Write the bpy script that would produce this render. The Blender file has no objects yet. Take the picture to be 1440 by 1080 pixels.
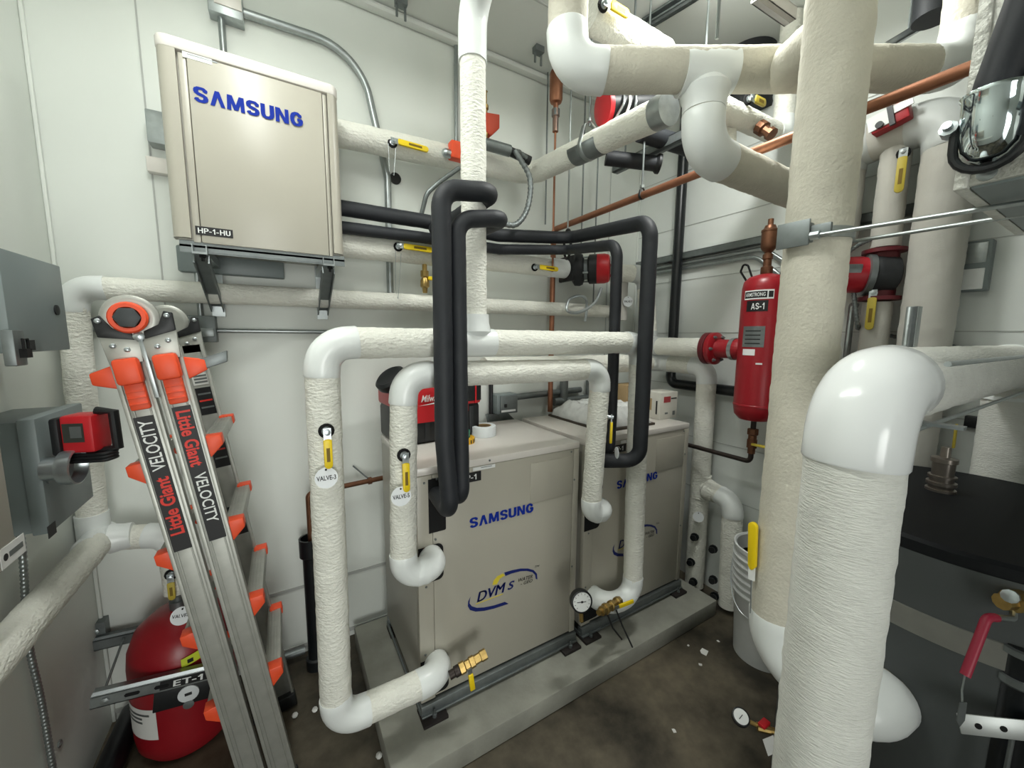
import bpy, bmesh, math, random
from mathutils import Vector, Matrix, noise
random.seed(7)
PI = math.pi
SC = bpy.context.scene
COL = SC.collection

# ---------------------------------------------------------------- camera
F = 543.72
YAW, PITCH, ROLL = 0.5373754, 0.1213923, -0.0081325
EYE = Vector((0, 0, 1.585))
_fw = Vector((math.sin(YAW)*math.cos(PITCH), math.cos(YAW)*math.cos(PITCH), -math.sin(PITCH)))
_rt = Vector((math.cos(YAW), -math.sin(YAW), 0)); _dn = _fw.cross(_rt)
_c, _s = math.cos(ROLL), math.sin(ROLL)
RT = _c*_rt + _s*_dn; DN = -_s*_rt + _c*_dn; FW = _fw
cam_d = bpy.data.cameras.new('camera'); cam = bpy.data.objects.new('camera', cam_d); COL.objects.link(cam)
cam_d.sensor_width = 36; cam_d.lens = F/1440*36; cam_d.clip_start = .02
cam.matrix_world = Matrix(((RT.x, -DN.x, -FW.x, EYE.x), (RT.y, -DN.y, -FW.y, EYE.y), (RT.z, -DN.z, -FW.z, EYE.z), (0, 0, 0, 1)))
SC.camera = cam

# ---------------------------------------------------------------- world, lamps, added fill lights, exposure
SC.view_settings.view_transform = 'Standard'; SC.view_settings.look = 'None'
SC.view_settings.gamma = 1; SC.view_settings.exposure = 0.08
w = bpy.data.worlds.new('world'); SC.world = w; w.use_nodes = True
w.node_tree.nodes['Background'].inputs[0].default_value = (.9, 1, .97, 1)
w.node_tree.nodes['Background'].inputs[1].default_value = 0.04
def area(name, loc, sx, sy, power, rot=(0, 0, 0), col=(.98, 1, .965)):
    l = bpy.data.lights.new(name, 'AREA'); l.shape = 'RECTANGLE'; l.size = sx; l.size_y = sy; l.energy = power; l.color = col
    o = bpy.data.objects.new(name, l); o.location = loc; o.rotation_euler = rot; COL.objects.link(o); return o
area('strip_lamp_light', (-.1, .8, 2.90), .12, 1.2, 13)
area('ceiling_fill_uplight', (-.1, .8, 2.945), .12, 1.2, 14, (PI, 0, 0))  # added upward fill that brightens the ceiling for soft bounce
area('strip_lamp_light', (1.38, .9, 2.90), .4, .12, 15)
area('ceiling_fill_uplight', (1.38, .9, 2.945), .4, .12, 6, (PI, 0, 0))  # second added upward fill, over the right-hand lamp
area('rear_fill_light', (-.2, -2.5, .95), .95, 1.9, 9.5, (PI/2, 0, math.radians(-5))).data.spread = math.radians(74)  # unseen fill added behind the camera to light the low fronts

# ---------------------------------------------------------------- helpers
def at(x, y, X=None, Y=None, Z=None, D=None):
    r = RT*((x-720)/F) + DN*((y-540)/F) + FW
    if X is not None: t = (X-EYE.x)/r.x
    elif Y is not None: t = (Y-EYE.y)/r.y
    elif Z is not None: t = (Z-EYE.z)/r.z
    else: t = D
    return EYE + r*t
V = Vector
def lin(c): return tuple(((v/255+.055)/1.055)**2.4 if v > 10 else v/255/12.92 for v in c)
MATS = {}
def mat(name, rgb, rough=.5, metal=0., var=0., vscale=8., bump=0., bscale=200., bstretch=(1, 1, 1), emit=0, bdist=.002, coat=0., rvar=0., spec=.5, alpha=1.):
    if name in MATS: return MATS[name]
    m = bpy.data.materials.new(name); m.use_nodes = True; nt = m.node_tree; b = nt.nodes['Principled BSDF']
    c = lin(rgb); b.inputs['Base Color'].default_value = (*c, 1); b.inputs['Roughness'].default_value = rough
    b.inputs['Metallic'].default_value = metal; b.inputs['Coat Weight'].default_value = coat
    b.inputs['Specular IOR Level'].default_value = spec
    tc = nt.nodes.new('ShaderNodeTexCoord')
    if var or rvar:
        n = nt.nodes.new('ShaderNodeTexNoise'); n.inputs['Scale'].default_value = vscale; n.inputs['Detail'].default_value = 6
        nt.links.new(tc.outputs['Object'], n.inputs['Vector'])
        if var:
            r = nt.nodes.new('ShaderNodeValToRGB'); e = r.color_ramp.elements
            e[0].position = .3; e[1].position = .7
            e[0].color = (*[v*(1-var) for v in c], 1); e[1].color = (*[min(1, v*(1+var*.6)) for v in c], 1)
            nt.links.new(n.outputs['Fac'], r.inputs['Fac']); nt.links.new(r.outputs['Color'], b.inputs['Base Color'])
        if rvar:
            mr = nt.nodes.new('ShaderNodeMapRange'); mr.inputs['To Min'].default_value = max(.05, rough-rvar); mr.inputs['To Max'].default_value = min(1, rough+rvar)
            nt.links.new(n.outputs['Fac'], mr.inputs['Value']); nt.links.new(mr.outputs['Result'], b.inputs['Roughness'])
    if bump:
        mp = nt.nodes.new('ShaderNodeMapping'); mp.inputs['Scale'].default_value = bstretch
        nt.links.new(tc.outputs['Object'], mp.inputs['Vector'])
        n2 = nt.nodes.new('ShaderNodeTexNoise'); n2.inputs['Scale'].default_value = bscale; n2.inputs['Detail'].default_value = 4
        nt.links.new(mp.outputs['Vector'], n2.inputs['Vector'])
        bp = nt.nodes.new('ShaderNodeBump'); bp.inputs['Strength'].default_value = bump; bp.inputs['Distance'].default_value = bdist
        nt.links.new(n2.outputs['Fac'], bp.inputs['Height']); nt.links.new(bp.outputs['Normal'], b.inputs['Normal'])
    if emit:
        b.inputs['Emission Color'].default_value = (*c, 1); b.inputs['Emission Strength'].default_value = emit
    if alpha < 1: b.inputs['Alpha'].default_value = alpha
    MATS[name] = m; return m

canvas = mat('canvas_wrap', (236, 236, 226), .85, var=.05, vscale=14, bump=.85, bscale=70, bdist=.008, bstretch=(1, 1, 2))
canvas_y = mat('canvas_wrap_warm_light', (212, 208, 193), .85, var=.07, vscale=12, bump=.7, bdist=.004, bscale=110)  # creamier, darker canvas copy; yellowish light on upper pipes is in the colour
canvas_v = mat('canvas_wrap_streaked', (230, 231, 224), .85, var=.05, vscale=20, bump=.9, bdist=.004, bscale=70, bstretch=(1, 1, 5))
pvc = mat('pvc_cover', (236, 240, 238), .28, var=.02, vscale=6, bump=.03, bscale=60)
paint = mat('white_wall_paint', (226, 230, 224), .5, var=.025, vscale=3, bump=.06, bscale=60)
paint_r = mat('white_panel_paint', (224, 228, 224), .45, var=.03, vscale=3, bump=.05, bscale=40)
ceil_m = mat('ceiling_paint', (214, 217, 212), .7, var=.03, vscale=3)
beige = mat('beige_sheet_metal', (180, 176, 163), .34, var=.015, vscale=5, bump=.03, bscale=600)
beige_d = mat('beige_sheet_metal_side', (178, 176, 166), .4, var=.02, vscale=5)
white_sheet = mat('white_sheet_metal', (226, 221, 214), .26, var=.01, vscale=5)
galv = mat('galvanised_steel', (168, 174, 174), .35, .85, var=.12, vscale=40, rvar=.12)
galv_d = mat('dull_steel', (128, 134, 134), .45, .7, var=.12, vscale=30)
chrome = mat('bright_zinc', (190, 197, 200), .3, .9, var=.05, vscale=30)
alu = mat('ladder_aluminium', (178, 179, 172), .42, .5, var=.1, vscale=25, bump=.05, bscale=90, bstretch=(1, 1, .2))
orange = mat('orange_plastic', (240, 84, 44), .45, var=.04, vscale=20)
foam = mat('black_foam_insulation', (34, 37, 42), .6, var=.15, vscale=10, bump=.08, bscale=200)
black = mat('black_plastic', (24, 26, 28), .45)
blackpipe = mat('black_pvc', (20, 24, 27), .3, var=.1, vscale=10)
rubber = mat('rubber', (34, 28, 26), .8, var=.2, vscale=40)
dark = mat('near_black', (12, 12, 13), .9)  # near black; also paints the shade inside openings, slots and holes
copper = mat('copper', (166, 114, 88), .42, .75, var=.18, vscale=14)
copper_d = mat('aged_copper', (120, 82, 60), .45, .7, var=.25, vscale=25)
brass = mat('brass', (178, 150, 92), .35, .9, var=.2, vscale=40)
yellow = mat('yellow_vinyl', (240, 208, 20), .4)
red = mat('red_enamel', (150, 24, 34), .35, var=.05, vscale=10, bump=.04, bscale=80)
red2 = mat('red_plastic', (196, 32, 40), .4)
redpump = mat('red_casting', (172, 26, 40), .4, bump=.1, bscale=150)
grey_box = mat('grey_enclosure_paint', (124, 134, 134), .42, var=.03, vscale=10, bump=.03, bscale=300)
panel_beige = mat('grey_panelboard_paint', (172, 170, 158), .45)
concrete_m = mat('pad_concrete', (150, 150, 140), .85, var=.22, vscale=7, bump=.5, bscale=60)
blue = mat('blue_lettering', (16, 46, 150), .7, spec=.2)
navy = mat('navy_lettering', (24, 38, 110), .4)
lwhite = mat('white_print', (236, 238, 236), .5)
lred = mat('red_print', (226, 52, 40), .5)
lblack = mat('black_print', (22, 22, 24), .5)
lyellow = mat('yellow_print', (226, 206, 60), .5)
tagm = mat('tag_plastic', (222, 226, 228), .4)
tank_m = mat('grey_tank_jacket', (74, 78, 78), .5, var=.06, vscale=4)
tank_top = mat('black_rubber_lid', (14, 17, 20), .6, var=.1, vscale=6, spec=.25)
bucket_m = mat('grey_bucket_plastic', (206, 208, 206), .5, var=.06, vscale=12)
stucco = mat('stucco_aluminium', (214, 214, 206), .4, .15, bump=1.0, bscale=75, bdist=.006, var=.06, vscale=40)
steel_band = mat('brushed_band', (150, 150, 144), .35, .5, var=.08, vscale=20)
card = mat('white_carton', (214, 212, 202), .7)
kraft = mat('kraft_carton', (176, 150, 110), .8)
film = mat('plastic_film', (226, 228, 226), .14, bump=1., bscale=45, coat=.6, var=.12, vscale=26)
paper = mat('paper', (226, 226, 222), .8)
lemon = mat('lemon_sticker', (214, 226, 60), .6)

def floor_mat():
    m = bpy.data.materials.new('stained_concrete_floor'); m.use_nodes = True; nt = m.node_tree; b = nt.nodes['Principled BSDF']
    tc = nt.nodes.new('ShaderNodeTexCoord')
    n = nt.nodes.new('ShaderNodeTexNoise'); n.inputs['Scale'].default_value = 2.3; n.inputs['Detail'].default_value = 9; n.inputs['Roughness'].default_value = .62
    n2 = nt.nodes.new('ShaderNodeTexNoise'); n2.inputs['Scale'].default_value = 26; n2.inputs['Detail'].default_value = 5
    r = nt.nodes.new('ShaderNodeValToRGB'); e = r.color_ramp.elements
    e[0].position = .38; e[0].color = (*lin((42, 38, 29)), 1); e[1].position = .64; e[1].color = (*lin((112, 103, 86)), 1)
    r2 = nt.nodes.new('ShaderNodeValToRGB'); r2.color_ramp.elements[0].color = (.7, .7, .7, 1); r2.color_ramp.elements[0].position = .35; r2.color_ramp.elements[1].position = .65
    mx = nt.nodes.new('ShaderNodeMix'); mx.data_type = 'RGBA'; mx.blend_type = 'MULTIPLY'; mx.inputs['Factor'].default_value = .6
    for a in (n, n2): nt.links.new(tc.outputs['Object'], a.inputs['Vector'])
    nt.links.new(n.outputs['Fac'], r.inputs['Fac']); nt.links.new(n2.outputs['Fac'], r2.inputs['Fac'])
    nt.links.new(r.outputs['Color'], mx.inputs['A']); nt.links.new(r2.outputs['Color'], mx.inputs['B'])
    nt.links.new(mx.outputs['Result'], b.inputs['Base Color'])
    mr = nt.nodes.new('ShaderNodeMapRange'); mr.inputs['To Min'].default_value = .35; mr.inputs['To Max'].default_value = .7
    nt.links.new(n.outputs['Fac'], mr.inputs['Value']); nt.links.new(mr.outputs['Result'], b.inputs['Roughness'])
    bp = nt.nodes.new('ShaderNodeBump'); bp.inputs['Strength'].default_value = .15; nt.links.new(n2.outputs['Fac'], bp.inputs['Height']); nt.links.new(bp.outputs['Normal'], b.inputs['Normal'])
    return m
floor_m = floor_mat()

WL = {}
def orth(d):
    d = V(d).normalized(); a = V((0, 0, 1)) if abs(d.z) < .9 else V((1, 0, 0))
    u = a.cross(d).normalized(); return d, u, d.cross(u)
def frame(o, x, y):
    x = V(x).normalized(); z = x.cross(V(y)).normalized(); y = z.cross(x)
    return Matrix(((x.x, y.x, z.x, o[0]), (x.y, y.y, z.y, o[1]), (x.z, y.z, z.z, o[2]), (0, 0, 0, 1)))
class MB:
    def __init__(s): s.v = []; s.f = []
    def add(s, vs, fs, M=None):
        o = len(s.v); s.v += [(M @ V(p)) if M else V(p) for p in vs]; s.f += [tuple(i+o for i in f) for f in fs]; return s
    def box(s, a, b, M=None):
        x0, x1 = sorted((a[0], b[0])); y0, y1 = sorted((a[1], b[1])); z0, z1 = sorted((a[2], b[2]))
        return s.add([(x0,y0,z0),(x1,y0,z0),(x1,y1,z0),(x0,y1,z0),(x0,y0,z1),(x1,y0,z1),(x1,y1,z1),(x0,y1,z1)],
                     [(0,3,2,1),(4,5,6,7),(0,1,5,4),(1,2,6,5),(2,3,7,6),(3,0,4,7)], M)
    def prism(s, poly, z0, z1, M=None):
        n = len(poly); ar = sum(poly[i][0]*poly[(i+1)%n][1]-poly[(i+1)%n][0]*poly[i][1] for i in range(n))
        if ar < 0: poly = poly[::-1]
        return s.add([(x, y, z0) for x, y in poly]+[(x, y, z1) for x, y in poly],
                     [tuple(range(n))[::-1], tuple(range(n, 2*n))]+[(i, (i+1)%n, (i+1)%n+n, i+n) for i in range(n)], M)
    def tube(s, P, r, seg=16, cap=True, wr=0., closed=False):
        P = [V(p) for p in P]; n = len(P); R = r if isinstance(r, (list, tuple)) else [r]*n
        T = [((P[(i+1) % n] if (closed or i < n-1) else P[i])-(P[i-1] if (closed or i > 0) else P[i])).normalized() for i in range(n)]
        _, u, _ = orth(T[0]); o = len(s.v); sd = random.random()*50
        for i in range(n):
            t = T[i]; u = (u-t*u.dot(t)).normalized(); w_ = t.cross(u)
            for k in range(seg):
                a = 2*PI*k/seg; d = u*math.cos(a)+w_*math.sin(a); rr = R[i]
                if wr:
                    p = P[i]+d*rr
                    rr += wr*(noise.noise(p*28+V((sd, 0, 0)))+.7*noise.noise(p*75+V((0, sd, 0))))
                s.v.append(P[i]+d*rr)
        m = n if closed else n-1
        for i in range(m):
            j = (i+1) % n
            for k in range(seg):
                l = (k+1) % seg; s.f.append((o+i*seg+k, o+i*seg+l, o+j*seg+l, o+j*seg+k))
        if cap and not closed:
            s.f.append(tuple(o+k for k in range(seg))[::-1]); s.f.append(tuple(o+(n-1)*seg+k for k in range(seg)))
        return s
    def cyl(s, a, b, r, seg=20): return s.tube([a, b], r, seg)
    def lathe(s, prof, o, d=(0, 0, 1), seg=28):
        d, u, w_ = orth(d); o = V(o); b = len(s.v); n = len(prof)
        for r, h in prof:
            for k in range(seg):
                a = 2*PI*k/seg; s.v.append(o+d*h+(u*math.cos(a)+w_*math.sin(a))*max(r, 1e-5))
        for i in range(n-1):
            for k in range(seg):
                l = (k+1) % seg; s.f.append((b+i*seg+k, b+i*seg+l, b+(i+1)*seg+l, b+(i+1)*seg+k))
        s.f.append(tuple(b+k for k in range(seg))[::-1]); s.f.append(tuple(b+(n-1)*seg+k for k in range(seg)))
        return s
    def ball(s, c, rx, ry=None, rz=None, seg=16, rings=10, M=None):
        ry = ry or rx; rz = rz or rx; vs = []; fs = []
        for i in range(rings+1):
            t = PI*i/rings
            for k in range(seg):
                a = 2*PI*k/seg; vs.append((c[0]+rx*math.sin(t)*math.cos(a), c[1]+ry*math.sin(t)*math.sin(a), c[2]+rz*math.cos(t)))
        for i in range(rings):
            for k in range(seg):
                l = (k+1) % seg; fs.append((i*seg+k, (i+1)*seg+k, (i+1)*seg+l, i*seg+l))
        return s.add(vs, fs, M)
    def build(s, name, m, parent=None, bevel=0., flat=False, bseg=2):
        lo = V((min(p.x for p in s.v), min(p.y for p in s.v), min(p.z for p in s.v)))
        hi = V((max(p.x for p in s.v), max(p.y for p in s.v), max(p.z for p in s.v)))
        o0 = V(((lo.x+hi.x)/2, (lo.y+hi.y)/2, lo.z))
        me = bpy.data.meshes.new(name); me.from_pydata([tuple(p-o0) for p in s.v], [], s.f); me.materials.append(m)
        bm = bmesh.new(); bm.from_mesh(me); bmesh.ops.remove_doubles(bm, verts=bm.verts, dist=1e-6)
        bmesh.ops.recalc_face_normals(bm, faces=bm.faces)
        if bevel: 
            ed = [e for e in bm.edges if len(e.link_faces) == 2 and e.calc_face_angle(0) > .6]
            if ed: bmesh.ops.bevel(bm, geom=ed, offset=bevel, segments=bseg, profile=.5, affect='EDGES', clamp_overlap=True)
        if not flat:
            for f in bm.faces: f.smooth = True
            for e in bm.edges:
                if len(e.link_faces) == 2 and e.calc_face_angle(0) > .62: e.smooth = False
        bm.to_mesh(me); bm.free()
        ob = bpy.data.objects.new(name, me); COL.objects.link(ob); place(ob, o0, parent); return ob
def place(ob, o0, parent):
    if parent: ob.parent = parent; ob.location = o0-WL[parent.name]
    else: ob.location = o0
    WL[ob.name] = V(o0)
def tag(o, label=None, cat=None, group=None, kind=None):
    if label: o['label'] = label
    if cat: o['category'] = cat
    if group: o['group'] = group
    if kind: o['kind'] = kind
    return o
def thing(name, loc, label, cat, group=None):
    o = bpy.data.objects.new(name, None); o.empty_display_size = .05; COL.objects.link(o); place(o, V(loc), None)
    return tag(o, label, cat, group)
def one(mb, name, m, label, cat, group=None, bevel=0., flat=False): return tag(mb.build(name, m, None, bevel, flat), label, cat, group)
def struct(mb, name, m, bevel=0.): return tag(mb.build(name, m, None, bevel), kind='structure')

def text(name, body, m, parent, o, xd, yd, width, height, bold=.0, depth=.0006, shear=0., flat2d=None):
    cu = bpy.data.curves.new('t', 'FONT'); cu.body = body; cu.size = 1; cu.offset = bold; cu.shear = shear; cu.resolution_u = 3
    tmp = bpy.data.objects.new('t', cu); COL.objects.link(tmp); dg = bpy.context.evaluated_depsgraph_get()
    me0 = bpy.data.meshes.new_from_object(tmp.evaluated_get(dg)); vs = [v.co.copy() for v in me0.vertices]; fs = [tuple(p.vertices) for p in me0.polygons]
    bpy.data.objects.remove(tmp); bpy.data.curves.remove(cu); bpy.data.meshes.remove(me0)
    x0 = min(v.x for v in vs); x1 = max(v.x for v in vs); y0 = min(v.y for v in vs); y1 = max(v.y for v in vs)
    M = frame(o, xd, yd); mb = MB()
    mb.add([((v.x-x0)/(x1-x0)*width, (v.y-y0)/(y1-y0)*height, depth) for v in vs], fs, M)
    return mb.build(name, m, parent, flat=True)

def wrap_text(name, body, m, parent, cx, cy, r, amid, z0, width, height, bold=0.):
    cu = bpy.data.curves.new('t', 'FONT'); cu.body = body; cu.size = 1; cu.offset = bold; cu.resolution_u = 3
    tmp = bpy.data.objects.new('t', cu); COL.objects.link(tmp); dg = bpy.context.evaluated_depsgraph_get()
    me0 = bpy.data.meshes.new_from_object(tmp.evaluated_get(dg)); vs = [v.co.copy() for v in me0.vertices]; fs = [tuple(p.vertices) for p in me0.polygons]
    bpy.data.objects.remove(tmp); bpy.data.curves.remove(cu); bpy.data.meshes.remove(me0)
    x0 = min(v.x for v in vs); x1 = max(v.x for v in vs); y0 = min(v.y for v in vs); y1 = max(v.y for v in vs); a0 = math.radians(amid); mb = MB()
    q = []
    for v in vs:
        a = a0+((v.x-x0)/(x1-x0)-.5)*width/r; q.append((cx+r*math.sin(a), cy-r*math.cos(a), z0+(v.y-y0)/(y1-y0)*height))
    mb.add(q, fs); return mb.build(name, m, parent, flat=True)
def stroke_letters(name, word, m, parent, o, xd, yd, width, height, th=.27, curve=None):
    """bold geometric capitals drawn as broad strokes in a unit cell"""
    def arc(cx, cy, rx, ry, a0, a1, n=10): return [(cx+rx*math.cos(math.radians(a0+(a1-a0)*k/n)), cy+ry*math.sin(math.radians(a0+(a1-a0)*k/n))) for k in range(n+1)]
    h = th/2; L = {
     'S': (.78, [arc(.39, .72, .26, .28-h*.0-.07, 12, 180, 9)+arc(.39, .72, .26, .2, 180, 250, 4)+arc(.39, .29, .26, .2, 70, 0, 4)+arc(.39, .29, .26, .21, 0, -168, 9)]),
     'A': (.84, [[(.13, .0), (.42, 1.0)], [(.42, 1.0), (.71, .0)]]),
     'M': (1.02, [[(.12, 0), (.16, 1)], [(.2, 1), (.51, .05)], [(.51, .05), (.82, 1)], [(.90, 0), (.86, 1)]]),
     'Â': (.84, [[(.08, 0), (.42, 1.0)], [(.42, 1.0), (.76, 0)], [(.2, .3), (.42, .3), (.64, .3)]]),
     'H': (.84, [[(.13, 0), (.13, 1)], [(.71, 0), (.71, 1)], [(.13, .52), (.42, .52), (.71, .52)]]),
     'P': (.76, [[(.13, 0), (.13, 1)], [(.13, .93), (.42, .93)]+arc(.42, .70, .24, .23, 90, -90, 9)+[(.13, .47)]]),
     'E': (.74, [[(.13, 0), (.13, 1)], [(.13, .93), (.4, .93), (.68, .93)], [(.13, .52), (.4, .52), (.64, .52)], [(.13, .07), (.4, .07), (.68, .07)]]),
     'T': (.78, [[(.39, 0), (.39, 1)], [(.04, .93), (.39, .93), (.74, .93)]]),
     '1': (.52, [[(.32, 0), (.32, 1)], [(.08, .70), (.22, .78), (.30, .93)]]),
     '-': (.44, [[(.06, .38), (.22, .38), (.38, .38)]]),
     'U': (.80, [[(.13, 1.0)]+arc(.4, .32, .27, .24, 180, 360, 12)+[(.67, 1.0)]]),
     'N': (.84, [[(.13, 0), (.13, 1)], [(.17, 1), (.67, 0)], [(.71, 0), (.71, 1)]]),
     'G': (.84, [arc(.41, .5, .28, .41, 35, 270, 16)+[(.41, .09)]+arc(.41, .36, .28, .27, 270, 360, 6)+[(.69, .46), (.45, .46)]])}
    tot = sum(L[c][0] for c in word)+.07*(len(word)-1); sx = width/tot; M = frame(o, xd, yd); mb = MB(); x = 0; nz = [0]
    def lift(): nz[0] += 1; return .0004+nz[0]*1.5e-5
    for c in word:
        adv, strokes = L[c]
        for st in strokes:
            straight = len(st) == 2
            for i in range(len(st)-1):
                a, b = V((*st[i], 0)), V((*st[i+1], 0)); d = (b-a).normalized()
                if straight and abs(d.y) > .3: q = V((h*.88, 0, 0))
                else: q = V((-d.y, d.x, 0))*h*(1 if abs(d.y) > abs(d.x) else .78)
                pts = [a-q, b-q, b+q, a+q]
                zz = lift(); mb.add([((x+p.x)*sx, min(1, max(0, p.y))*height, zz) for p in pts], [(0, 1, 2, 3)], M)
                if not straight:
                    zz = lift(); mb.add([((x+a.x+h*.88*math.cos(t))*sx, min(1, max(0, a.y+h*.8*math.sin(t)))*height, zz) for t in [2*PI*k/10 for k in range(10)]], [tuple(range(10))], M)
        x += adv+.07
    if curve:
        cx, cy, r, am, z0 = curve; Mi = M.inverted(); q = [Mi @ p for p in mb.v]
        mb.v = [V((cx+(r+p.z)*math.sin(math.radians(am)+(p.x-width/2)/r), cy-(r+p.z)*math.cos(math.radians(am)+(p.x-width/2)/r), z0+p.y)) for p in q]
    return mb.build(name, m, parent, flat=True)

def fillet(P, rads, n=9, step=None):
    P = [V(p) for p in P]; out = [P[0]]; arcs = []
    if not isinstance(rads, (list, tuple)): rads = [rads]*(len(P)-2)
    for i in range(1, len(P)-1):
        a, b, c = P[i-1], P[i], P[i+1]; d1 = (a-b).normalized(); d2 = (c-b).normalized()
        ang = d1.angle(d2); half = ang/2
        if rads[i-1] <= 0 or ang > PI-.02: out.append(b); arcs.append(None); continue
        t = min(rads[i-1]/math.tan(half), .49*(a-b).length if i > 1 else .98*(a-b).length, .49*(c-b).length if i < len(P)-2 else .98*(c-b).length); r = t*math.tan(half)
        ctr = b+(d1+d2).normalized()*(r/math.sin(half)); s0 = b+d1*t-ctr; e0 = b+d2*t-ctr; q = s0.rotation_difference(e0)
        st = len(out)
        for k in range(n+1):
            out.append(ctr+s0.normalized().slerp(e0.normalized(), k/n)*s0.length)
        arcs.append((st, len(out)-1))
    out.append(P[-1])
    if step:
        res = [out[0]]; idx = {0: 0}
        for i in range(1, len(out)):
            L = (out[i]-out[i-1]).length; m = max(1, int(L/step))
            for k in range(1, m+1): res.append(out[i-1].lerp(out[i], k/m))
            idx[i] = len(res)-1
        arcs = [(idx[a[0]], idx[a[1]]) if a else None for a in arcs]; out = res
    return out, arcs
def pipe(name, label, cat, runs, r, rad, group=None, m=None, cover=None, ext=.025, seg=28, wr=.0019, rads=None, part='canvas_jacket', step=.012, coverr=1.045):
    lowest = min((V(p) for run in runs for p in run), key=lambda p: p.z)
    root = thing(name, lowest, label, cat, group)
    for run in runs:
        path, arcs = fillet(run, rad if rads is None else rads, 10, step)
        MB().tube(path, r, seg, wr=wr).build(part, m or canvas, root)
        if cover:
            for a in arcs:
                if not a: continue
                i0, i1 = a; sl = path[i0:i1+1]
                d0 = (sl[0]-sl[1]).normalized(); d1 = (sl[-1]-sl[-2]).normalized()
                sl = [sl[0]+d0*ext, sl[0]+d0*(ext-.004)]+sl+[sl[-1]+d1*(ext-.004), sl[-1]+d1*ext]
                rr = [r*1.015]+[r*coverr]*(len(sl)-2)+[r*1.015]
                MB().tube(sl, rr, 32).build('elbow_cover', cover, root)
    return root
def tee(root, p, d1, d2, r, L=.07, m=None):
    p = V(p); d1 = V(d1).normalized(); d2 = V(d2).normalized()
    mb = MB().tube([p-d1*L, p+d1*L], r*1.05, 32); mb.tube([p+d2*r*.2, p+d2*r*.85, p+d2*r*1.2, p+d2*(L*.6+r*.6), p+d2*(L+r*.6)], [r*.7, r*1.2, r*1.14, r*1.06, r*1.05], 32); return mb.build('tee_cover', m or pvc, root)
def lever(root, p, n, l, L=.1, grip=yellow, stem=.02, w_=.022, hole=True):
    """ball valve on a pipe surface: p on the surface, n outward, l along the lever"""
    p = V(p); n = V(n).normalized(); l = V(l).normalized()
    b = MB(); b.lathe([(.013, -.004), (.013, .005), (.009, .007), (.009, stem), (.008, stem+.002), (.008, stem+.008), (.003, stem+.009)], p, n, 14)
    body = b.build('valve_stem', chrome, root)
    if hole: MB().lathe([(.0215, -.004), (.0215, .0012), (.016, .002)], p, n, 14).build('jacket_cut', dark, root)
    M = frame(p+n*(stem-.002), l, n.cross(l))
    MB().box((-.012, -w_*.45, 0), (.026, w_*.45, .0035), M).build('lever_plate', chrome, body)
    g = MB(); pl = []
    for k in range(9): a = PI/2+PI*k/8; pl.append((.024+w_*.2*math.cos(a), w_*.5*math.sin(a)))
    for k in range(9): a = -PI/2+PI*k/8; pl.append((L-w_*.5+w_*.5*math.cos(a), w_*.5*math.sin(a)))
    g.prism(pl, -.003, .0075, M); gb = g.build('lever_grip', grip, body, bevel=.002)
    MB().box((L*.42, -w_*.2, .0076), (L*.8, w_*.2, .0079), M).build('grip_marking', mat('grip_print', (120, 96, 12), .6), gb)
    return body
def smooth(P, n=8):
    P = [V(p) for p in P]; out = []
    for i in range(len(P)-1):
        a = P[max(0, i-1)]; b = P[i]; c = P[i+1]; d = P[min(len(P)-1, i+2)]
        for k in range(n):
            t = k/n; out.append(.5*((2*b)+(c-a)*t+(2*a-5*b+4*c-d)*t*t+(3*b-a-3*c+d)*t**3))
    return out+[P[-1]]
def disc_tag(p, n, up, txt, label, r=.027, chain=None):
    p = V(p); n = V(n).normalized(); up = V(up).normalized(); x = up.cross(n).normalized()
    t = thing('valve_tag', p-up*r, label, 'tag', 'round valve tags')
    MB().lathe([(r, -.001), (r, .001)], p, n, 30).build('tag_plate', tagm, t)
    MB().lathe([(.003, .0011), (.003, .0014)], p+up*r*.78, n, 10).build('tag_hole', dark, t)
    if txt:
        h = .0135
        text('tag_lettering', txt, lblack, t, p-x*r*.84-up*h*.5+n*.0012, x, up, r*1.68, h, .02)
    if chain:
        a = p+up*r*.78+n*.002; c = V(chain); pts = [a.lerp(c, k/8) for k in range(9)]
        mb = MB(); 
        for q in pts: mb.ball(q, .0016, seg=6, rings=4)
        mb.tube(pts, .0006, 5); mb.build('bead_chain', galv, t)
    return t
def screw(root, p, n, r=.005, m=None): return MB().lathe([(r, 0), (r, .0015), (r*.7, .003), (.0005, .0032)], p, n, 10).build('screw', m or galv_d, root)

# ================================================================ the room
XL, XR, YB, YF, ZC = -.68, 2.28, 2.05, -2.6, 3.1
struct(MB().box((XL-.1, YF-.1, -.1), (XR+.1, YB+.1, 0)), 'floor', floor_m)
struct(MB().box((XL-.1, YF-.1, ZC), (XR+.1, YB+.1, ZC+.1)), 'ceiling', ceil_m)
struct(MB().box((XL-.1, YB, 0), (XR+.1, YB+.1, ZC)), 'wall_back', paint)
struct(MB().box((XL-.1, YF-.1, 0), (XL, YB, ZC)), 'wall_left', paint)
struct(MB().box((XR, YF-.1, 0), (XR+.1, YB, ZC)), 'wall_right', paint_r)
struct(MB().box((XL, YF-.1, 0), (XR, YF, ZC)), 'wall_front', paint)
seam_m = mat('panel_seam', (180, 182, 178), .7)
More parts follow.
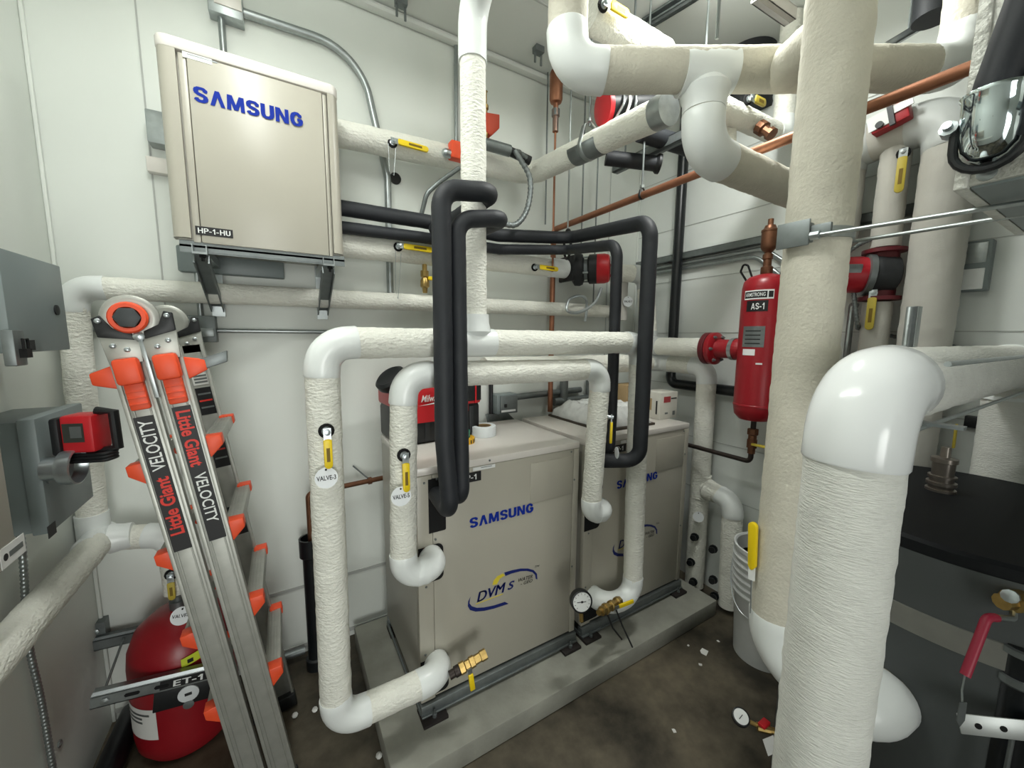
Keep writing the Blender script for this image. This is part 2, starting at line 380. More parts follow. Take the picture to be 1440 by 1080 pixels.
# sheet joints and corner beads
mb = MB()
for x in (-.387, 1.99): mb.box((x-.0025, YB-.003, .36), (x+.0025, YB, 3.0))
mb.box((XL, YB-.004, .345), (XR, YB, .36)); mb.box((XL, YB-.006, .03), (XR, YB, .05))
struct(mb, 'trim_1', seam_m)
mb = MB().box((XL, YB-.012, 0), (XL+.012, YB, ZC)); mb.box((XR-.012, YB-.012, 0), (XR, YB, ZC)); struct(mb, 'trim_2', paint, .004)
mb = MB()
for z in (.62, .95, 1.28, 1.62, 1.96, 2.3, 2.64): mb.box((XR-.003, YF, z-.002), (XR, YB, z+.002))
struct(mb, 'trim_3', mat('panel_seam_light', (186, 189, 185), .6))
mb = MB().box((XL, YB-.05, ZC-.035), (XR, YB, ZC)); struct(mb, 'trim_4', ceil_m, .02)
# lamp housings on the ceiling and an added frame round the rear fill light
for lx, ly, hx, hy in ((-.1, .8, .065, .62), (1.38, .9, .22, .065)):
    mb = MB().box((lx-hx, ly-hy, 2.91), (lx+hx, ly+hy, 2.935)); mb.cyl((lx, ly, 2.93), (lx, ly, ZC), .006, 8); struct(mb, 'trim_6' if lx < 0 else 'trim_7', white_sheet)
mb = MB().box((-.74+.06, YF, 0), (-.62, YF+.04, 2.0)); mb.box((.28, YF, 0), (.36, YF+.04, 2.0)); mb.box((-.68, YF, 1.93), (.36, YF+.04, 2.0)); struct(mb, 'fill_light_frame', galv_d)  # frame added around the rear fill; the wall behind is solid
mb = MB().box((XL, 1.62, ZC-.004), (XR, 1.628, ZC)); struct(mb, 'trim_5', seam_m)
mb = MB(); mb.prism([(.245, 1.158), (2.075, 1.158), (2.075, 1.985), (.245, 1.985)], 0, .092)
tag(mb.build('equipment_pad', concrete_m, None, .008), 'low rectangular concrete pad on the floor under the two beige heat pumps', 'concrete pad')

# ================================================================ heat pumps on the pad
def plane_at(x, y, Y=1.3336, dx=0): p = at(x, y, Y=Y); return V((p.x+dx, p.y, p.z))
def heat_pump(dx, label, num):
    x0, x1, yf, yb, z0, z1 = .393+dx, 1.163+dx, 1.334, 1.90, .106, 1.107
    t = thing('heat_pump', ((x0+x1)/2, (yf+yb)/2, .092), label, 'heat pump', 'water cooled heat pumps on the pad')
    MB().box((x0+.002, yf+.012, z0+.05), (x1-.002, yb, z1-.02)).build('cabinet', beige_d, t, .003)
    MB().box((x0, yf, z1-.03), (x1, yb+.002, z1)).build('top_cover', white_sheet, t, .004)
    fp = MB(); fp.box((x0+.062, yf+.004, z0+.055), (x1-.034, yf+.012, z1-.031)); fpo = fp.build('front_panel', beige, t, .002)
    cp = MB(); cp.box((x0+.001, yf, z0+.05), (x0+.06, yf+.03, z1-.031)); cp.build('corner_post', beige, t, .003)
    cp = MB(); cp.box((x1-.032, yf, z0+.05), (x1-.001, yf+.03, z1-.031)); cp.build('corner_post', beige, t, .003)
    br = MB(); br.box((x0-.002, yf-.012, z0), (x1+.002, yf+.02, z0+.045)); br.box((x0-.002, yf-.02, z0), (x1+.002, yf-.01, z0+.008))
    br.box((x0, yb-.03, z0), (x1, yb, z0+.045)); br.box((x0-.004, yf, z0), (x0+.004, yb, z0+.02)); br.box((x1-.004, yf, z0), (x1+.004, yb, z0+.02)); br.build('base_rail', galv_d, t, .002)
    MB().box((x0+.50, yf+.001, .865), (x0+.735, yf+.005, 1.045)).build('service_plate', beige, fpo, .0015)
    def cut(xa, xb, za, zb, n=6, r=.022):
        pl = [(xa, za)]
        for cx, cz, a0 in ((xb-r, za+r, -90), (xb-r, zb-r, 0)):
            for k in range(n+1): a = math.radians(a0+90*k/n); pl.append((cx+r*math.cos(a), cz+r*math.sin(a)))
        pl.append((xa, zb))
        M = frame((0, yf, 0), (1, 0, 0), (0, 0, 1))
        m = MB(); m.prism(pl, -.004, .0016, M); m.build('pipe_opening_shade', dark, t)  # black plate proud of the face; its colour is the recess's shade
    cut(x0+.045, x0+.112, .85, 1.06, r=.006); cut(x0+.002, x0+.1, .655, .80); cut(x0+.002, x0+.115, .175, .335)
    for px, pz in ((x0+.03, 1.05), (x0+.078, 1.057), (x0+.03, .64), (x0+.022, .36), (x0+.3, 1.093), (x1-.05, 1.066), (x1-.028, .93), (x1-.028, .5), (x0+.07, .82)): screw(t, (px, yf-.0005 if pz < 1.07 else yf-.001, pz), (0, -1, 0), .0045, galv_d)
    nm = MB().box((x0+.125, yf-.0008, 1.018), (x0+.262, yf+.001, 1.056)).build('name_plate', lblack, t)
    stroke_letters('name_plate_lettering', num[:4], lwhite, nm, (x0+.172, yf-.0012, 1.026), (1, 0, 0), (0, 0, 1), .072, .023, .2)
    st = MB().box((x0+.228, yf-.0004, 1.060), (x0+.326, yf+.004, 1.074)).build('maker_sticker', lwhite, t)
    MB().box((x0+.262, yf-.0008, 1.068), (x0+.31, yf, 1.0705)).build('sticker_print', galv_d, st)
    # lettering
    a, b, c = plane_at(660.8, 743.7, dx=dx), plane_at(750.5, 719.6, dx=dx), plane_at(662, 728.4, dx=dx)
    stroke_letters('brand_lettering', 'SAMSUNG', blue, fpo, (a.x, yf+.0034, b.z-.0005), (1, 0, 0), (0, 0, 1), b.x-a.x, .042)
    Z = 5.685
    def poly(name, pts, m_):
        q = [plane_at(u/Z+620, v/Z+680, dx=dx) for u, v in pts]
        mb = MB(); M = frame((0, yf+.0036, 0), (1, 0, 0), (0, 0, 1)); mb.prism([(p.x, p.z) for p in q], 0, .0006, M); return mb.build(name, m_, fpo, flat=True)
    poly('logo_swoosh', [(510,715),(570,697),(640,683),(700,683),(745,695),(772,725),(775,770),(762,765),(758,735),(735,712),(690,702),(640,704),(570,722),(520,742)], navy)
    poly('logo_swoosh', [(415,815),(425,780),(455,745),(500,722),(515,738),(475,765),(450,810)], lyellow)
    poly('logo_swoosh', [(240,910),(222,945),(218,985),(235,1015),(280,1028),(350,1022),(430,1003),(545,965),(515,950),(430,978),(350,995),(290,998),(250,985),(232,962),(235,930)], navy)
    def ltext(body, bl, br_, hpx, m_, bold, shear=.25):
        a = plane_at(bl[0]/Z+620, bl[1]/Z+680, dx=dx); b = plane_at(br_[0]/Z+620, br_[1]/Z+680, dx=dx); h = plane_at(bl[0]/Z+620, (bl[1]-hpx)/Z+680, dx=dx)
        d = (b-a); d = V((d.x, 0, d.z))
        text('logo_lettering', body, m_, fpo, (a.x, yf+.003, a.z), d, (0, 0, 1), d.length, h.z-a.z, bold, shear=shear)
    ltext('DVM', (290, 955), (515, 868), 78, navy, 0); ltext('DVM', (296, 953), (521, 866), 78, navy, 0); ltext('S', (535, 858), (592, 836), 62, navy, .02)
    ltext('WATER', (620, 792), (735, 758), 28, lblack, .01); ltext('- GEO', (640, 818), (735, 788), 24, lblack, .01); ltext('TM', (752, 678), (790, 668), 16, lblack, 0)
    MB().box((plane_at(282/Z+620, 972/Z+680, dx=dx).x, yf+.003, plane_at(282/Z+620, 972/Z+680, dx=dx).z), (plane_at(500/Z+620, 890/Z+680, dx=dx).x, yf+.0042, plane_at(282/Z+620, 972/Z+680, dx=dx).z+.003)).build('logo_line', lyellow, fpo)
    for fx in (x0+.045, x1-.045):
        for fy in (yf-.005, yb-.05):
            p = tag(MB().box((fx-.05, fy-.045, .0915), (fx+.05, fy+.045, .105)).build('rubber_pad', rubber, t, .002))
            MB().lathe([(.009, 0), (.009, .012), (.004, .013), (.004, .03)], (fx, fy-.022, .104), (0, 0, 1), 8).build('anchor_bolt', galv_d, p)
    return t
heat_pump(0, 'beige floor heat pump on the pad, with tape rolls and a red vacuum on top', 'HP-1')
heat_pump(.811, 'beige floor heat pump on the pad, with a white carton and plastic wrap on top', 'HP-1')

# ================================================================ wall hung hydro unit
def hydro_unit():
    xa, xb, yf, yb, za, zb = -.286, .234, 1.69, 2.015, 1.897, 2.512
    t = thing('hydro_unit', ((xa+xb)/2, 1.85, za), 'square beige wall hung box unit with blue lettering, above the ladder', 'heat pump unit')
    MB().box((xa+.012, yf+.02, za), (xb-.012, yb, zb-.03)).build('cabinet', beige_d, t, .004)
    def post(x0, x1, sgn):
        pl = []; r = .03
        if sgn < 0: pl = [(x1, yf), (x1, yf+.06), (x0, yf+.06)]+[(x0+r-r*math.cos(a), yf+r-r*math.sin(a)) for a in [PI/2*k/8 for k in range(9)]]
        else: pl = [(x0, yf), (x0, yf+.06), (x1, yf+.06)]+[(x1-r+r*math.cos(a), yf+r-r*math.sin(a)) for a in [PI/2*k/8 for k in range(9)]]
        return MB().prism(pl, za+.006, zb-.035).build('corner_post', beige, t)
    post(xa, xa+.05, -1); post(xb-.036, xb, 1)
    MB().box((xa+.055, yf+.006, za-.006), (xa+.075, yf+.02, zb-.04)).build('side_strip', beige, t, .002); MB().box((xb-.052, yf+.006, za-.006), (xb-.040, yf+.02, zb-.04)).build('side_strip', beige, t, .002)
    fp = MB().box((xa+.077, yf+.003, za-.006), (xb-.054, yf+.02, zb-.038)).build('front_panel', beige, t, .003)
    pl = []
    for cx, cy, a0 in ((xb-.03, yf+.03, -90), (xb-.03, yb-.03, 0), (xa+.03, yb-.03, 90), (xa+.03, yf+.03, 180)):
        for k in range(7): a = math.radians(a0+90*k/6); pl.append((cx+.032*math.cos(a), cy+.032*math.sin(a)))
    MB().prism(pl, zb-.036, zb).build('top_cap', white_sheet, t, .005)
    a, b, c = at(272.7, 145, Y=yf), at(426.7, 176.7, Y=yf), at(272.7, 122.3, Y=yf)
    stroke_letters('brand_lettering', 'SAMSUNG', blue, fp, (a.x, yf+.0024, (a.z+b.z)/2), (1, 0, 0), (0, 0, 1), b.x-a.x, c.z-a.z-.002)
    p, q = at(274, 317, Y=yf), at(328, 336, Y=yf)
    n = MB().box((p.x, yf+.0015, q.z+.002), (q.x, yf+.004, p.z)).build('name_plate', lblack, fp)
    stroke_letters('name_plate_lettering', 'HP-1-HU', lwhite, n, (p.x+.006, yf+.0008, q.z+.0075), (1, 0, 0), (0, 0, 1), q.x-p.x-.012, p.z-q.z-.013, .2)
    p, q = at(255, 64, Y=yf), at(298, 87, Y=yf)
    s = MB().box((p.x, yf+.002, p.z-.03), (q.x, yf+.0045, p.z-.004)).build('maker_sticker', lwhite, fp)
    MB().box((p.x+.012, yf+.0015, p.z-.011), (p.x+.06, yf+.003, p.z-.008)).build('sticker_print', galv_d, s); MB().box((p.x+.012, yf+.0015, p.z-.02), (p.x+.09, yf+.003, p.z-.017)).build('sticker_print', galv_d, s)
    return t
hydro_unit()
def bracket(x, label):
    t = thing('wall_bracket', (x, 2.05, 1.72), label, 'wall bracket', 'strut brackets under the hydro unit')
    m = MB(); m.box((x-.02, 1.67, 1.85), (x+.02, 2.05, 1.857)); m.box((x-.02, 1.67, 1.857), (x-.017, 2.05, 1.88)); m.box((x+.017, 1.67, 1.857), (x+.02, 2.05, 1.88)); m.build('support_arm', galv, t)
    d = frame((x, 1.70, 1.85), (0, .32, -.15), (1, 0, 0)); b = MB(); b.box((0, -.022, 0), (.345, .022, .004), d); b.box((0, -.022, 0), (.345, -.018, .03), d); b.box((0, .018, 0), (.345, .022, .03), d); b.build('brace', galv_d, t)
    w_ = MB(); w_.box((x-.022, 2.03, 1.66), (x+.022, 2.05, 1.9)); w_.build('wall_plate', galv, t)
    MB().lathe([(.01, 0), (.01, .008), (.005, .009), (.005, .02)], (x+.005, 1.69, 1.85), (0, 0, -1), 6).build('bolt', dark, t)
bracket(-.215, 'grey strut wall bracket under the left end of the wall hung beige unit')
bracket(.175, 'grey strut wall bracket under the right end of the wall hung beige unit')
m = MB().box((xa := -.27, 1.70, 1.875), (.235, 1.74, 1.882)); m.box((-.27, 1.70, 1.857), (.235, 1.703, 1.895)); m.box((-.19, 1.698, 1.862), (.2, 1.7005, 1.874))
one(m, 'support_rail', galv_d, 'long grey steel rail running along the underside front of the wall hung beige unit', 'rail')
m = MB().box((-.33, 2.0, 1.83), (.03, 2.05, 1.93)); one(m, 'backing_plate', grey_box, 'flat grey box on the wall behind the lower left corner of the wall hung unit', 'backing plate', bevel=.006)

# ================================================================ insulated piping at the heat pumps
YA = 1.245
rootA = pipe('insulated_pipe', 'white insulated header pipe over both heat pumps with a riser, at tag VALVE-3', 'pipe',
    [[(.455, 1.37, .30), (.455, YA, .335), (.090, YA, .335), (.100, YA, 1.563), (1.432, YA, 1.563), (1.462, YA, .29), (1.28, YA, .30), (1.275, 1.37, .30)]], .047, .075, cover=pvc, m=canvas)
path, _ = fillet([(.588, YA, 1.575), (.583, YA, 2.66), (.583, .3, 2.70)], .11, 10, .012)
MB().tube(path, .042, 28, wr=.0014).build('canvas_jacket', canvas, rootA)
pth, ar = fillet([(.588, YA, 1.575), (.583, YA, 2.66), (.583, .3, 2.70)], .11, 10); i0, i1 = ar[0]
sl = pth[i0:i1+1]; MB().tube([sl[0]-V((0, 0, .09))]+sl+[sl[-1]+V((0, -.05, 0))], .046, 32).build('elbow_cover', pvc, rootA)
tee(rootA, (.588, YA, 1.563), (1, 0, 0), (0, 0, 1), .047, .07)
rootB = pipe('insulated_pipe', 'shorter white insulated pipe below the header between the heat pumps, at tag VALVE-5', 'pipe',
    [[(.44, 1.37, .755), (.44, 1.25, .765), (.318, 1.25, .768), (.336, 1.25, 1.458), (1.196, 1.25, 1.448), (1.166, 1.25, .79), (1.262, 1.25, .785), (1.262, 1.37, .785)]], .044, .07, cover=pvc)
# yellow levers
p = at(459, 606, Y=YA-.049); lever(rootA, p, (0, -1, 0), (.0, 0, -1), .105)
disc_tag(at(459, 672, Y=YA-.068), (-.1, -1, .12), (0, .1, 1), 'VALVE-3', 'round white tag reading VALVE-3 hanging under the yellow lever of the leftmost pipe', .03)['label'] = 'round white tag reading VALVE-3 hanging from a yellow lever'
p = at(568, 640, Y=1.25-.046); lever(rootB, p, (0, -1, 0), (.0, 0, -1), .115)
disc_tag(at(564, 698, Y=1.25-.066), (-.1, -1, .12), (0, .1, 1), 'VALVE-5', '', .031)['label'] = 'round white tag reading VALVE-5 hanging from a yellow lever'
p = at(849, 593, X=1.178+.044); lever(rootB, V((1.19+.036, 1.232, 1.235)), (.8, -.6, 0), (0, 0, -1), .12)
disc_tag(V((1.262, 1.2, 1.075)), (.9, -.45, 0), (0, 0, 1), '', '', .026)['label'] = 'small blank-looking tag below the yellow lever beside the black tubes at far heat pump'
# drain valve at the near heat pump
d = thing('drain_valve', at(640, 955, Y=1.2), 'small brass drain valve with hanging yellow lever at the near heat pump base', 'valve')
a = V((.47, YA-.02, .335)); q = V((.63, 1.21, .375)); ax = (q-a).normalized()
MB().lathe([(.016, 0), (.016, .02), (.02, .022), (.02, .04)], a, ax, 14).build('nipple', mat('black_iron', (58, 50, 46), .5, .5), d)
MB().lathe([(.018, .04), (.022, .042), (.022, .06), (.017, .064), (.017, .08), (.021, .083), (.021, .1), (.017, .102), (.017, .125), (.02, .127), (.02, .15), (.012, .151)], a, ax, 8).build('valve_body', brass, d)
m = MB(); M = frame(a+ax*.072-V((0, .022, 0)), (0.1, -.1, -1), (1, 0, 0)); m.box((0, -.008, -.003), (.03, .008, 0), M); lp = m.build('lever_plate', chrome, d)
MB().box((.022, -.01, -.006), (.085, .01, .004), M).build('lever_grip', yellow, lp, .003)
d2 = thing('drain_valve', at(830, 870, Y=1.2), 'brass drain valve with yellow lever and black tubes at the far heat pump base', 'valve')
a = at(866, 848, Y=1.195); q = at(806, 882, Y=1.10); ax = (q-a).normalized()
MB().lathe([(.024, -.03), (.024, -.005), (.016, 0), (.016, .03), (.023, .032), (.023, .055), (.018, .058), (.018, .085), (.024, .087), (.024, .105), (.02, .107), (.02, .135), (.013, .137), (.013, .16)], a, ax, 8).build('valve_body', brass, d2)
m = MB(); M = frame(a+ax*.04-V((0, .024, 0)), (1, -.2, .12), (0, 0, 1)); m.box((-.01, -.008, -.003), (.03, .008, 0), M); lp = m.build('lever_plate', chrome, d2)
MB().box((.02, -.009, -.008), (.1, .009, .002), M).build('lever_grip', yellow, lp, .003)
m = MB(); m.tube([a+ax*.02, a+ax*.02+V((.03, -.03, -.1)), a+ax*.02+V((.06, -.07, -.195))], .004, 8); m.tube([a+ax*.1, a+ax*.1+V((.02, -.03, -.08)), a+ax*.1+V((.06, -.05, -.14))], .004, 8); m.build('drain_tube', black, d2)
g = thing('pressure_gauge', at(815, 862, Y=1.14), 'round black pressure gauge with white dial standing between the two heat pumps', 'gauge')
gc = at(818, 846, Y=1.13); gn = V((-.35, -1, .25)).normalized()
MB().lathe([(.043, -.03), (.046, -.02), (.046, .004), (.040, .006), (.040, .003)], gc, gn, 28).build('gauge_case', black, g)
dial = MB().lathe([(.039, .002), (.039, .0042)], gc, gn, 28).build('dial', lwhite, g)
xd = V((0, 0, 1)).cross(gn).normalized(); yd = gn.cross(xd); M = frame(gc+gn*.0046, xd, yd)
m = MB(); m.box((-.022, -.0012, 0), (.018, .0012, .0006), M); m.prism([(-.004, -.004), (.004, -.004), (.004, .004), (-.004, .004)], 0, .001, M)
for k in range(11):
    an = math.radians(225-27*k); c_, s_ = math.cos(an), math.sin(an); m.prism([(.029*c_-.0008*s_, .029*s_+.0008*c_), (.029*c_+.0008*s_, .029*s_-.0008*c_), (.035*c_+.0008*s_, .035*s_-.0008*c_), (.035*c_-.0008*s_, .035*s_+.0008*c_)], 0, .0005, M)
m.build('dial_marks', lblack, dial)
MB().tube([gc-gn*.015-yd*.03, gc-gn*.015-yd*.085], .009, 10).build('gauge_stem', brass, g)

# ================================================================ black foam refrigerant lines
def foam_line(pts, r, rads, label, rootn=None):
    return pipe('refrigerant_line', label, 'foam tube', [pts], r, None, rads=rads, m=foam, wr=.0007, part='foam_sleeve', group='black foam tubes', seg=24)
YH = 1.82
xf = at(628, 600, Y=1.155).x
foam_line([(.47, 1.36, 1.0), (.455, 1.155, 1.0), (.436, 1.155, 1.25), (.436, 1.155, 2.02), (.615, 1.155, 2.045), (.64, 1.5, 2.06), (.64, 1.78, 2.075)], .030, [.06, .0, .06, .06, .0],
    'thick black foam tube from the upper loop down into the near heat pump')
foam_line([(.505, 1.36, 1.03), (.50, 1.165, 1.03), (.497, 1.165, 1.3), (.491, 1.165, 1.945), (.655, 1.155, 1.972), (.678, 1.5, 1.99), (.67, 1.79, 2.01)], .0265, [.055, .0, .06, .05, .0],
    'black foam tube of the inner loop, to the right of the thickest one')
foam_line([(.232, 1.86, 2.125), (.6, 1.84, 2.12), (1.0, YH, 2.105), (1.44, 1.80, 2.145), (1.375, 1.17, 2.075), (1.378, 1.17, 1.03), (1.27, 1.29, 1.01), (1.268, 1.37, 1.01)], .0325, [0, 0, .09, .075, .07, .05],
    'upper black foam tube from the wall hung unit to the far heat pump')
foam_line([(.232, 1.86, 2.045), (.6, 1.84, 2.045), (1.0, YH, 2.035), (1.41, 1.80, 2.075), (1.34, 1.322, 2.005), (1.345, 1.322, 1.2), (1.33, 1.312, 1.05), (1.32, 1.37, 1.02)], .026, [0, 0, .08, .07, 0, .04],
    'lower black foam tube from the wall hung unit, passing behind the white header pipe')

# ================================================================ left wall and corner piping
pipe('insulated_pipe', 'white insulated pipe along the back wall behind the ladder top, down the left corner', 'pipe',
    [[(2.02, 1.965, 1.762), (-.615, 1.965, 1.745), (-.632, 1.95, .87)]], .041, .065, cover=pvc, m=canvas)
low = pipe('insulated_pipe', 'white insulated pipe low on the left wall, branching to the round red tank', 'pipe',
    [[(-.60, -.4, .855), (-.605, 1.90, .838), (-.62, 1.945, .838)], [(-.62, 1.93, .835), (-.405, 1.885, .815), (-.400, 1.88, .585)]], .044, .06, cover=pvc, rads=.06)
tee(low, (-.612, 1.9, .838), (0, 1, 0), (1, 0, 0), .044, .07, pvc)
MB().tube([(-.632, 1.95, .83), (-.632, 1.95, .93)], .046, 28).build('elbow_cover', pvc, low)
p = at(241, 808, Y=1.836); lever(low, p, (0, -1, 0), (0, 0, -1), .09, grip=mat('faded_yellow_vinyl', (190, 170, 60), .5), hole=True)
disc_tag(at(255, 866, Y=1.705), (.1, -1, .25), (.2, .1, 1), 'VALVE-8', '', .031)['label'] = 'round white valve tag resting against the top of the red tank behind the ladder'
# red expansion tank
tc = V((-.395, 1.85, 0)); et = thing('expansion_tank', tc, 'round red steel tank standing on the floor behind the ladder', 'expansion tank')
pr = [(.10, 0), (.135, .012), (.158, .05), (.163, .09), (.163, .37), (.158, .42), (.135, .48), (.09, .52), (.04, .535)]
MB().lathe(pr, tc, (0, 0, 1), 40).build('tank_shell', red, et)
MB().lathe([(.03, .52), (.03, .565), (.022, .567), (.022, .585)], tc, (0, 0, 1), 12).build('tank_nozzle', galv_d, et)
def wrap(name, cx, cy, r, a0, a1, z0, z1, m, parent, n=10, slant=0.):
    mb = MB(); vs = []
    for k in range(n+1):
        a = math.radians(a0+(a1-a0)*k/n); z = slant*k/n
        vs += [(cx+r*math.sin(a), cy-r*math.cos(a), z0+z), (cx+r*math.sin(a), cy-r*math.cos(a), z1+z)]
    mb.add(vs, [(2*i, 2*i+2, 2*i+3, 2*i+1) for i in range(n)]); return mb.build(name, m, parent)
lb = wrap('maker_label', tc.x, tc.y, .1638, -78, -22, .135, .255, paper, et)
for k in range(3): wrap('label_print', tc.x, tc.y, .1642, -72, -40 if k else -30, .228-.016*k, .236-.016*k, galv_d, lb)
st = wrap('yellow_sticker', tc.x, tc.y, .1625, 8, 40, .385, .42, lemon, et, slant=.012); 
wrap('sticker_print', tc.x, tc.y, .1630, 14, 20, .396, .411, lblack, st); wrap('sticker_print', tc.x, tc.y, .1630, 27, 33, .401, .417, lblack, st)
# strut frame round the tank
def strut(name, a, b, label, cat='strut channel', up=(0, 0, 1), w_=.041, d=.041, m=None, slots=True, group=None, root=None):
    a = V(a); b = V(b); L = (b-a).length; x = (b-a).normalized(); M = frame(a, x, V(up).cross(x)); mb = MB()
    mb.box((0, -w_/2, -d/2), (L, -w_/2+.003, d/2), M); mb.box((0, -w_/2, d/2-.003), (L, w_/2, d/2), M); mb.box((0, -w_/2, -d/2), (L, w_/2, -d/2+.003), M)
    mb.box((0, w_/2-.003, -d/2), (L, w_/2, -d/2+.010), M); mb.box((0, w_/2-.003, d/2-.010), (L, w_/2, d/2), M)
    t = thing(name, a, label, cat, group); ch = mb.build('channel', m or galv, t)
    if slots:
        k = .05
        while k < L-.04:
            s_ = MB(); s_.prism([(k-.014, -.006), (k+.014, -.006), (k+.018, 0), (k+.014, .006), (k-.014, .006), (k-.018, 0)], 0, .0008, frame(a+M.to_3x3() @ V((0, -w_/2, 0)), x, (M.to_3x3() @ V((0, 0, 1)))) if False else M @ Matrix.Translation((0, -w_/2-.0006, 0)) @ Matrix.Rotation(PI/2, 4, 'X'))
            s_.build('slot', dark, ch); k += .075
    return t
zf = .275; yfr = 1.662
sA, sB = at(130, 983, Y=yfr), at(294, 943, Y=yfr); sdir = (sB-sA).normalized()
sf = strut('strut_channel', sA, sB, 'slotted steel strut strapped across the front of the red tank', up=(0, 0, 1), slots=False)
def onstrut(u, v, off=.0212): return V((sA.x+sdir.x*u-sdir.z*v, yfr-off, sA.z+sdir.z*u+sdir.x*v))
SM = lambda u, v, off=.0212: frame(onstrut(u, v, off), sdir, (-sdir.z, 0, sdir.x))
for u in (.10, .175, (sB-sA).length-.03): MB().prism([(-.016, -.006), (.016, -.006), (.02, 0), (.016, .006), (-.016, .006), (-.02, 0)], 0, .001, SM(u, 0)).build('slot', dark, sf)
n = MB().box((-.075, -.014, 0), (.075, .017, .001), SM(.245, 0)).build('name_plate', lblack, sf)
q = onstrut(.205, -.010, .0226); stroke_letters('name_plate_lettering', 'ET-1', lwhite, n, q, sdir, (-sdir.z, 0, sdir.x), .085, .022, .24)
n = MB().box((-.085, -.095, -.012), (.07, -.012, .001), SM(.24, 0, .018)).build('strap_plate', black, sf, .003)
q = onstrut(.25, -.053, .0185); MB().lathe([(.030, 0), (.030, .004), (.025, .005)], q, (0, -1, 0), 24).build('round_dial', tagm, n)
MB().box((q.x-.010, q.y-.0062, q.z-.004), (q.x+.010, q.y-.0045, q.z+.006)).build('dial_print', lblack, n)
MB().lathe([(.016, 0), (.016, .005), (.008, .006)], onstrut(.253, -.094, .018), (0, -1, 0), 16).build('plate_bolt', galv_d, n)
MB().lathe([(.012, 0), (.012, .006), (.004, .008)], onstrut(.035, 0), (0, -1, 0), 6).build('bolt', galv, sf)
sb = strut('strut_channel', at(118, 908, Y=1.99), at(240, 880, Y=1.99), 'steel strut channel on the wall behind the red tank', m=galv_d, slots=False)
cq = at(139, 882, Y=2.03); MB().box((cq.x-.025, 2.005, cq.z-.04), (cq.x+.025, 2.05, cq.z+.03)).build('wall_clip', galv_d, sb); MB().lathe([(.01, 0), (.01, .006), (.004, .008)], (cq.x, 2.005, cq.z), (0, -1, 0), 6).build('bolt', galv, sb)
one(MB().cyl(at(148, 968, Y=1.68), at(174, 897, Y=1.97), .004, 8), 'threaded_rod', galv_d, 'thin steel rod joining the two struts left of the red tank', 'rod')
one(MB().tube([(-.635, -.6, .05), (-.625, 1.2, .05), (-.60, 2.0, .05)], .042, 20), 'floor_pipe', blackpipe, 'black pipe lying on the floor along the left wall', 'pipe')
# flexible conduit on the left wall
def flex(name, pts, r, label, m=None, cat='flexible conduit', group=None, ends=None):
    path, _ = fillet(smooth(pts, 6), 0, 8, r*.35); rr = [r*(1.0 if i % 4 < 2 else .86) for i in range(len(path))]
    return one(MB().tube(path, rr, 12), name, m or galv_d, label, cat, group)
flex('flexible_conduit', [at(24, 720, X=XL+.03), at(32, 780, X=XL+.03), at(40, 900, X=XL+.015), at(58, 985, X=XL+.015), at(76, 1090, X=XL+.015)], .0085, 'ribbed metal conduit hanging down the left wall under the white pipe', galv)
one(MB().lathe([(.012, 0), (.012, .004), (.003, .008)], at(83, 1046, X=XL), (1, 0, 0), 6), 'wall_anchor', galv, 'small bolt head low on the left wall beside the ribbed conduit', 'bolt')
# electrical enclosures on the left wall
def enclosure(name, xf, y0, y1, z0, z1, label, lid=.006):
    t = thing(name, (XL, (y0+y1)/2, z0), label, 'electrical box')
    MB().box((XL, y0, z0), (xf-.03, y1, z1)).build('enclosure_body', grey_box, t, .002)
    d = MB().box((xf-.032, y0-lid, z0-lid), (xf, y1+lid, z1+lid)).build('door', grey_box, t, .003); return t, d
t, d = enclosure('disconnect_box', -.52, 1.33, 1.60, 1.545, 1.765, 'hinged grey electrical box at eye level on the left wall, upper of two')
pL = at(79, 436, X=-.52); MB().lathe([(.014, 0), (.014, .003), (.009, .004)], pL, (1, 0, 0), 14).build('round_latch', black, d)
lk = at(20, 483, X=-.515); h = MB().box((-.525, lk.y-.025, lk.z-.05), (-.505, lk.y+.02, lk.z+.03)).build('hasp', galv_d, t, .003)
m = MB(); m.box((-.505, lk.y-.012, lk.z-.032), (-.493, lk.y+.010, lk.z-.012)); m.tube([(-.497, lk.y-.012, lk.z-.012), (-.497, lk.y-.012, lk.z+.01), (-.497, lk.y+.006, lk.z+.01), (-.497, lk.y+.006, lk.z-.012)], .003, 8); m.build('padlock', dark, h)
ly = at(44, 490, X=-.52); MB().box((-.5205, ly.y-.018, ly.z-.004), (-.5192, ly.y+.018, ly.z+.02)).build('small_label', lblack, d)
for z in (1.735,): MB().cyl((-.54, 1.322, z-.03), (-.54, 1.322, z+.03), .007, 10).build('hinge', galv_d, t)
t, d = enclosure('disconnect_box', -.54, 1.43, 1.69, 1.075, 1.365, 'deep grey electrical box with a bright round collar, lower on the left wall')
MB().lathe([(.030, 0), (.030, .03), (.044, .034), (.047, .045), (.047, .062), (.043, .064), (.040, .045), (.034, .038), (.012, .036)], at(64, 660, X=-.54), (1, -.12, .0), 32).build('round_collar', chrome, d)
MB().lathe([(.015, 0), (.015, .003), (.010, .004)], at(68, 672, X=-.54), (1, 0, 0), 16).build('knockout_plug', galv_d, d)
sc = at(73, 745, X=-.54); MB().box((-.5405, sc.y-.02, sc.z-.016), (-.5392, sc.y+.02, sc.z+.016)).build('small_label', lblack, d)
